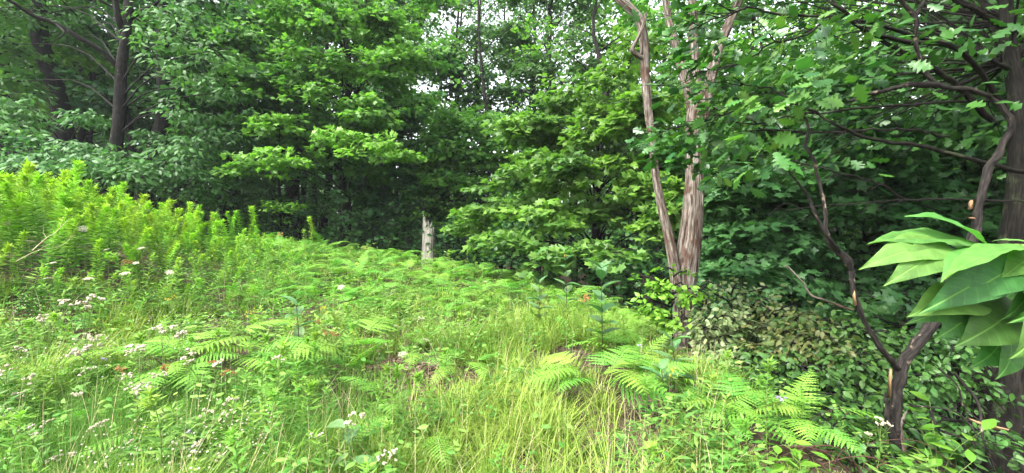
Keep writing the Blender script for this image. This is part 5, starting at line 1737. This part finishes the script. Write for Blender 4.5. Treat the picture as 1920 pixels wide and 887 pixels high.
# --- shrubs with speckled leaves, right of the dead tree
for (px, d, H, mat, sd, lab, tl) in (
        (1370, 5.6, 1.1, 'pale', 71, 'shrub with pale cream green leaves at right foot of the dead tree', [(1345, 590, 5.0, .26, .8), (1330, 610, 4.9, .2, .9), (1385, 595, 5.0, .24, .6), (1350, 650, 4.7, .2, .8), (1360, 668, 4.6, .16, .9), (1420, 610, 5.0, .25, .5), (1350, 625, 4.9, .22, .7)]),
        (1460, 5.0, 1.1, 'bronze', 72, 'shrub with bronze tinged leaves, right of the pale leaved shrub', [(1450, 610, 4.6, .22, .9), (1480, 640, 4.4, .25, .7), (1510, 620, 4.4, .25, .5), (1440, 650, 4.5, .2, .7), (1540, 625, 4.3, .25, .6), (1560, 650, 4.2, .25, .5), (1490, 590, 4.6, .2, .4)]),
        (1530, 4.6, .95, 'shrub', 73, 'dark glossy leaved shrub behind the bramble canes', [(1450, 690, 4.1, .25, .3), (1500, 680, 4.0, .28, .4), (1560, 690, 3.9, .3, .3), (1600, 660, 4.0, .3, .4), (1640, 690, 3.9, .3, .3), (1570, 600, 4.4, .3, .5), (1620, 620, 4.3, .3, .4), (1410, 660, 4.4, .22, .5), (1660, 640, 4.3, .3, .4), (1480, 720, 3.9, .25, .3), (1400, 720, 4.0, .2, .4), (1590, 750, 3.5, .28, .3), (1640, 770, 3.4, .28, .3), (1560, 790, 3.2, .22, .3), (1620, 830, 3.0, .2, .4)]),
        (1800, 4.6, 1.0, 'shrub', 74, 'leafy shrub in the shade right of the blackened dead tree', [(1740, 700, 4.0, .3, .4), (1790, 640, 4.2, .3, .4), (1760, 660, 4.4, .35, .3), (1830, 720, 3.9, .3, .4), (1720, 640, 4.5, .35, .3), (1810, 850, 3.4, .3, .3), (1740, 830, 3.4, .3, .4), (1860, 800, 3.3, .25, .3), (1790, 780, 3.4, .28, .3), (1710, 790, 3.5, .25, .3)])):
    p = at(px, d)
    build_tree('shrub', lab, p, gen_tree(sd, H, .016, .2, .6, 14, 5, 12, .075, rise=.5, spray=.22, sides=5, tiers=rel(p, tl), tier_k=1, tilt=.6, flat=.3, droop=.6, tier_den=2.0, tint_spread=.75), OVATE, mat, leaf_parts=150, category='shrub', crown='foliage')

# --- bramble canes and fallen twigs at lower right
g = np.random.default_rng(810)
for i in range(44):
    px, d = g.uniform(1480, 1880), g.uniform(2.5, 3.7)
    b = at(px, d)
    a = g.uniform(2.2, 5.5)
    L_ = g.uniform(.5, 1.2)
    dr = np.array((math.cos(a), .5 * math.sin(a), 0))
    t = thing('bramble_cane', 'arching red brown bramble cane in the tangle at lower right', 'bramble', b, None, None, 'bramble canes at lower right')
    gm = Geo()
    sp = spline([(0, 0, -.05), dr * L_ * .3 + UP * .25 * L_ * g.uniform(.4, 1.2), dr * L_ * .7 + UP * .28 * L_ * g.uniform(.4, 1), dr * L_ + UP * .06], 16)
    V, T, uv = tube(sp, np.linspace(.0045, .002, 16), 5)
    gm.add(V, T, g.uniform(0, 1), uv)
    obj('cane', gm.mesh('cane', M['cane'], smooth=True), t)
    gm = Geo()
    for q in range(1, 15, 2):
        V, T, uv = tube(np.array([sp[q], sp[q] + g.normal(0, .012, 3)]), [.0015, .0002], 3)
        gm.add(V, T, .8, uv)
    obj('thorns', gm.mesh('thorns', M['cane']), t, kind='stuff')
for px0, py0, d0, px1, py1, d1, r, lab in [(1790, 700, 3.2, 1870, 880, 2.9, .012, 'grey dead twig leaning down in front of the oak trunk'), (1880, 640, 3.4, 1800, 560, 3.6, .006, 'thin bare twig rising behind the ash branch'), (1760, 690, 3.4, 1850, 800, 3.1, .008, 'bare forked twig right of the blackened dead tree'), (1700, 760, 3.0, 1900, 840, 2.8, .006, 'long thin twig lying over the lower right corner'),
                                           (1745, 770, 3.0, 1900, 870, 2.8, .010, 'brown fallen branch in the lower right corner'), (1320, 650, 5.6, 1322, 565, 5.5, .005, 'thin pale stem curving beside the dead tree trunk'), (60, 470, 4.4, 130, 410, 4.8, .004, 'pale dry stalk leaning in front of the goldenrod bank'), (30, 490, 4.3, 140, 440, 4.8, .0035, 'second pale dry stalk below the first by the goldenrod')]:
    a, c = P(px0, py0, d0), P(px1, py1, d1)
    t = thing('fallen_twig', lab, 'twig', a)
    g2 = np.random.default_rng(int(px0 + py0))
    gm = Geo()
    sp = spline([np.zeros(3), (c - a) * .35 + g2.normal(0, .04, 3), (c - a) * .7 + g2.normal(0, .04, 3), c - a], 16)
    V, T, uv = tube(sp, np.linspace(r, r * .4, 16), 5, .1, 3)
    gm.add(V, T, .5, uv)
    for q in (5, 9, 12):
        e = sp[q] + unit(sp[q] - sp[q - 2]) * .15 + g2.normal(0, .08, 3)
        V, T, uv = tube(spline([sp[q], (sp[q] + e) / 2 + g2.normal(0, .01, 3), e], 5), np.linspace(r * .5, r * .15, 5), 4)
        gm.add(V, T, .5, uv)
    obj('twig', gm.mesh('twig', M['dry'] if 'pale' in lab else M['snag'], smooth=True), t)
a, c = P(1818, 785, 2.9), P(1892, 806, 2.75)
t = thing('bark_sliver', 'curved orange sliver of split wood caught before the oak trunk at lower right', 'wood sliver', a)
gm = Geo()
Vs = []
sp = spline([np.zeros(3), (c - a) * .4 - UP * .015, c - a], 12)
for i, q in enumerate(sp):
    w_ = .011 * math.sin(math.pi * (i + .4) / 12.4) + .001
    Vs += [q + UP * w_, q - UP * w_, q + UP * w_ * .8 + np.array((0, .006, 0)), q - UP * w_ * .8 + np.array((0, .006, 0))]
T = [r for i in range(11) for r in ((4 * i, 4 * i + 1, 4 * i + 5, 4 * i + 4), (4 * i + 2, 4 * i + 6, 4 * i + 7, 4 * i + 3), (4 * i, 4 * i + 4, 4 * i + 6, 4 * i + 2), (4 * i + 1, 4 * i + 3, 4 * i + 7, 4 * i + 5))]
gm.add(np.array(Vs), np.array(T), .6)
obj('sliver', gm.mesh('sliver', M['splinter']), t)
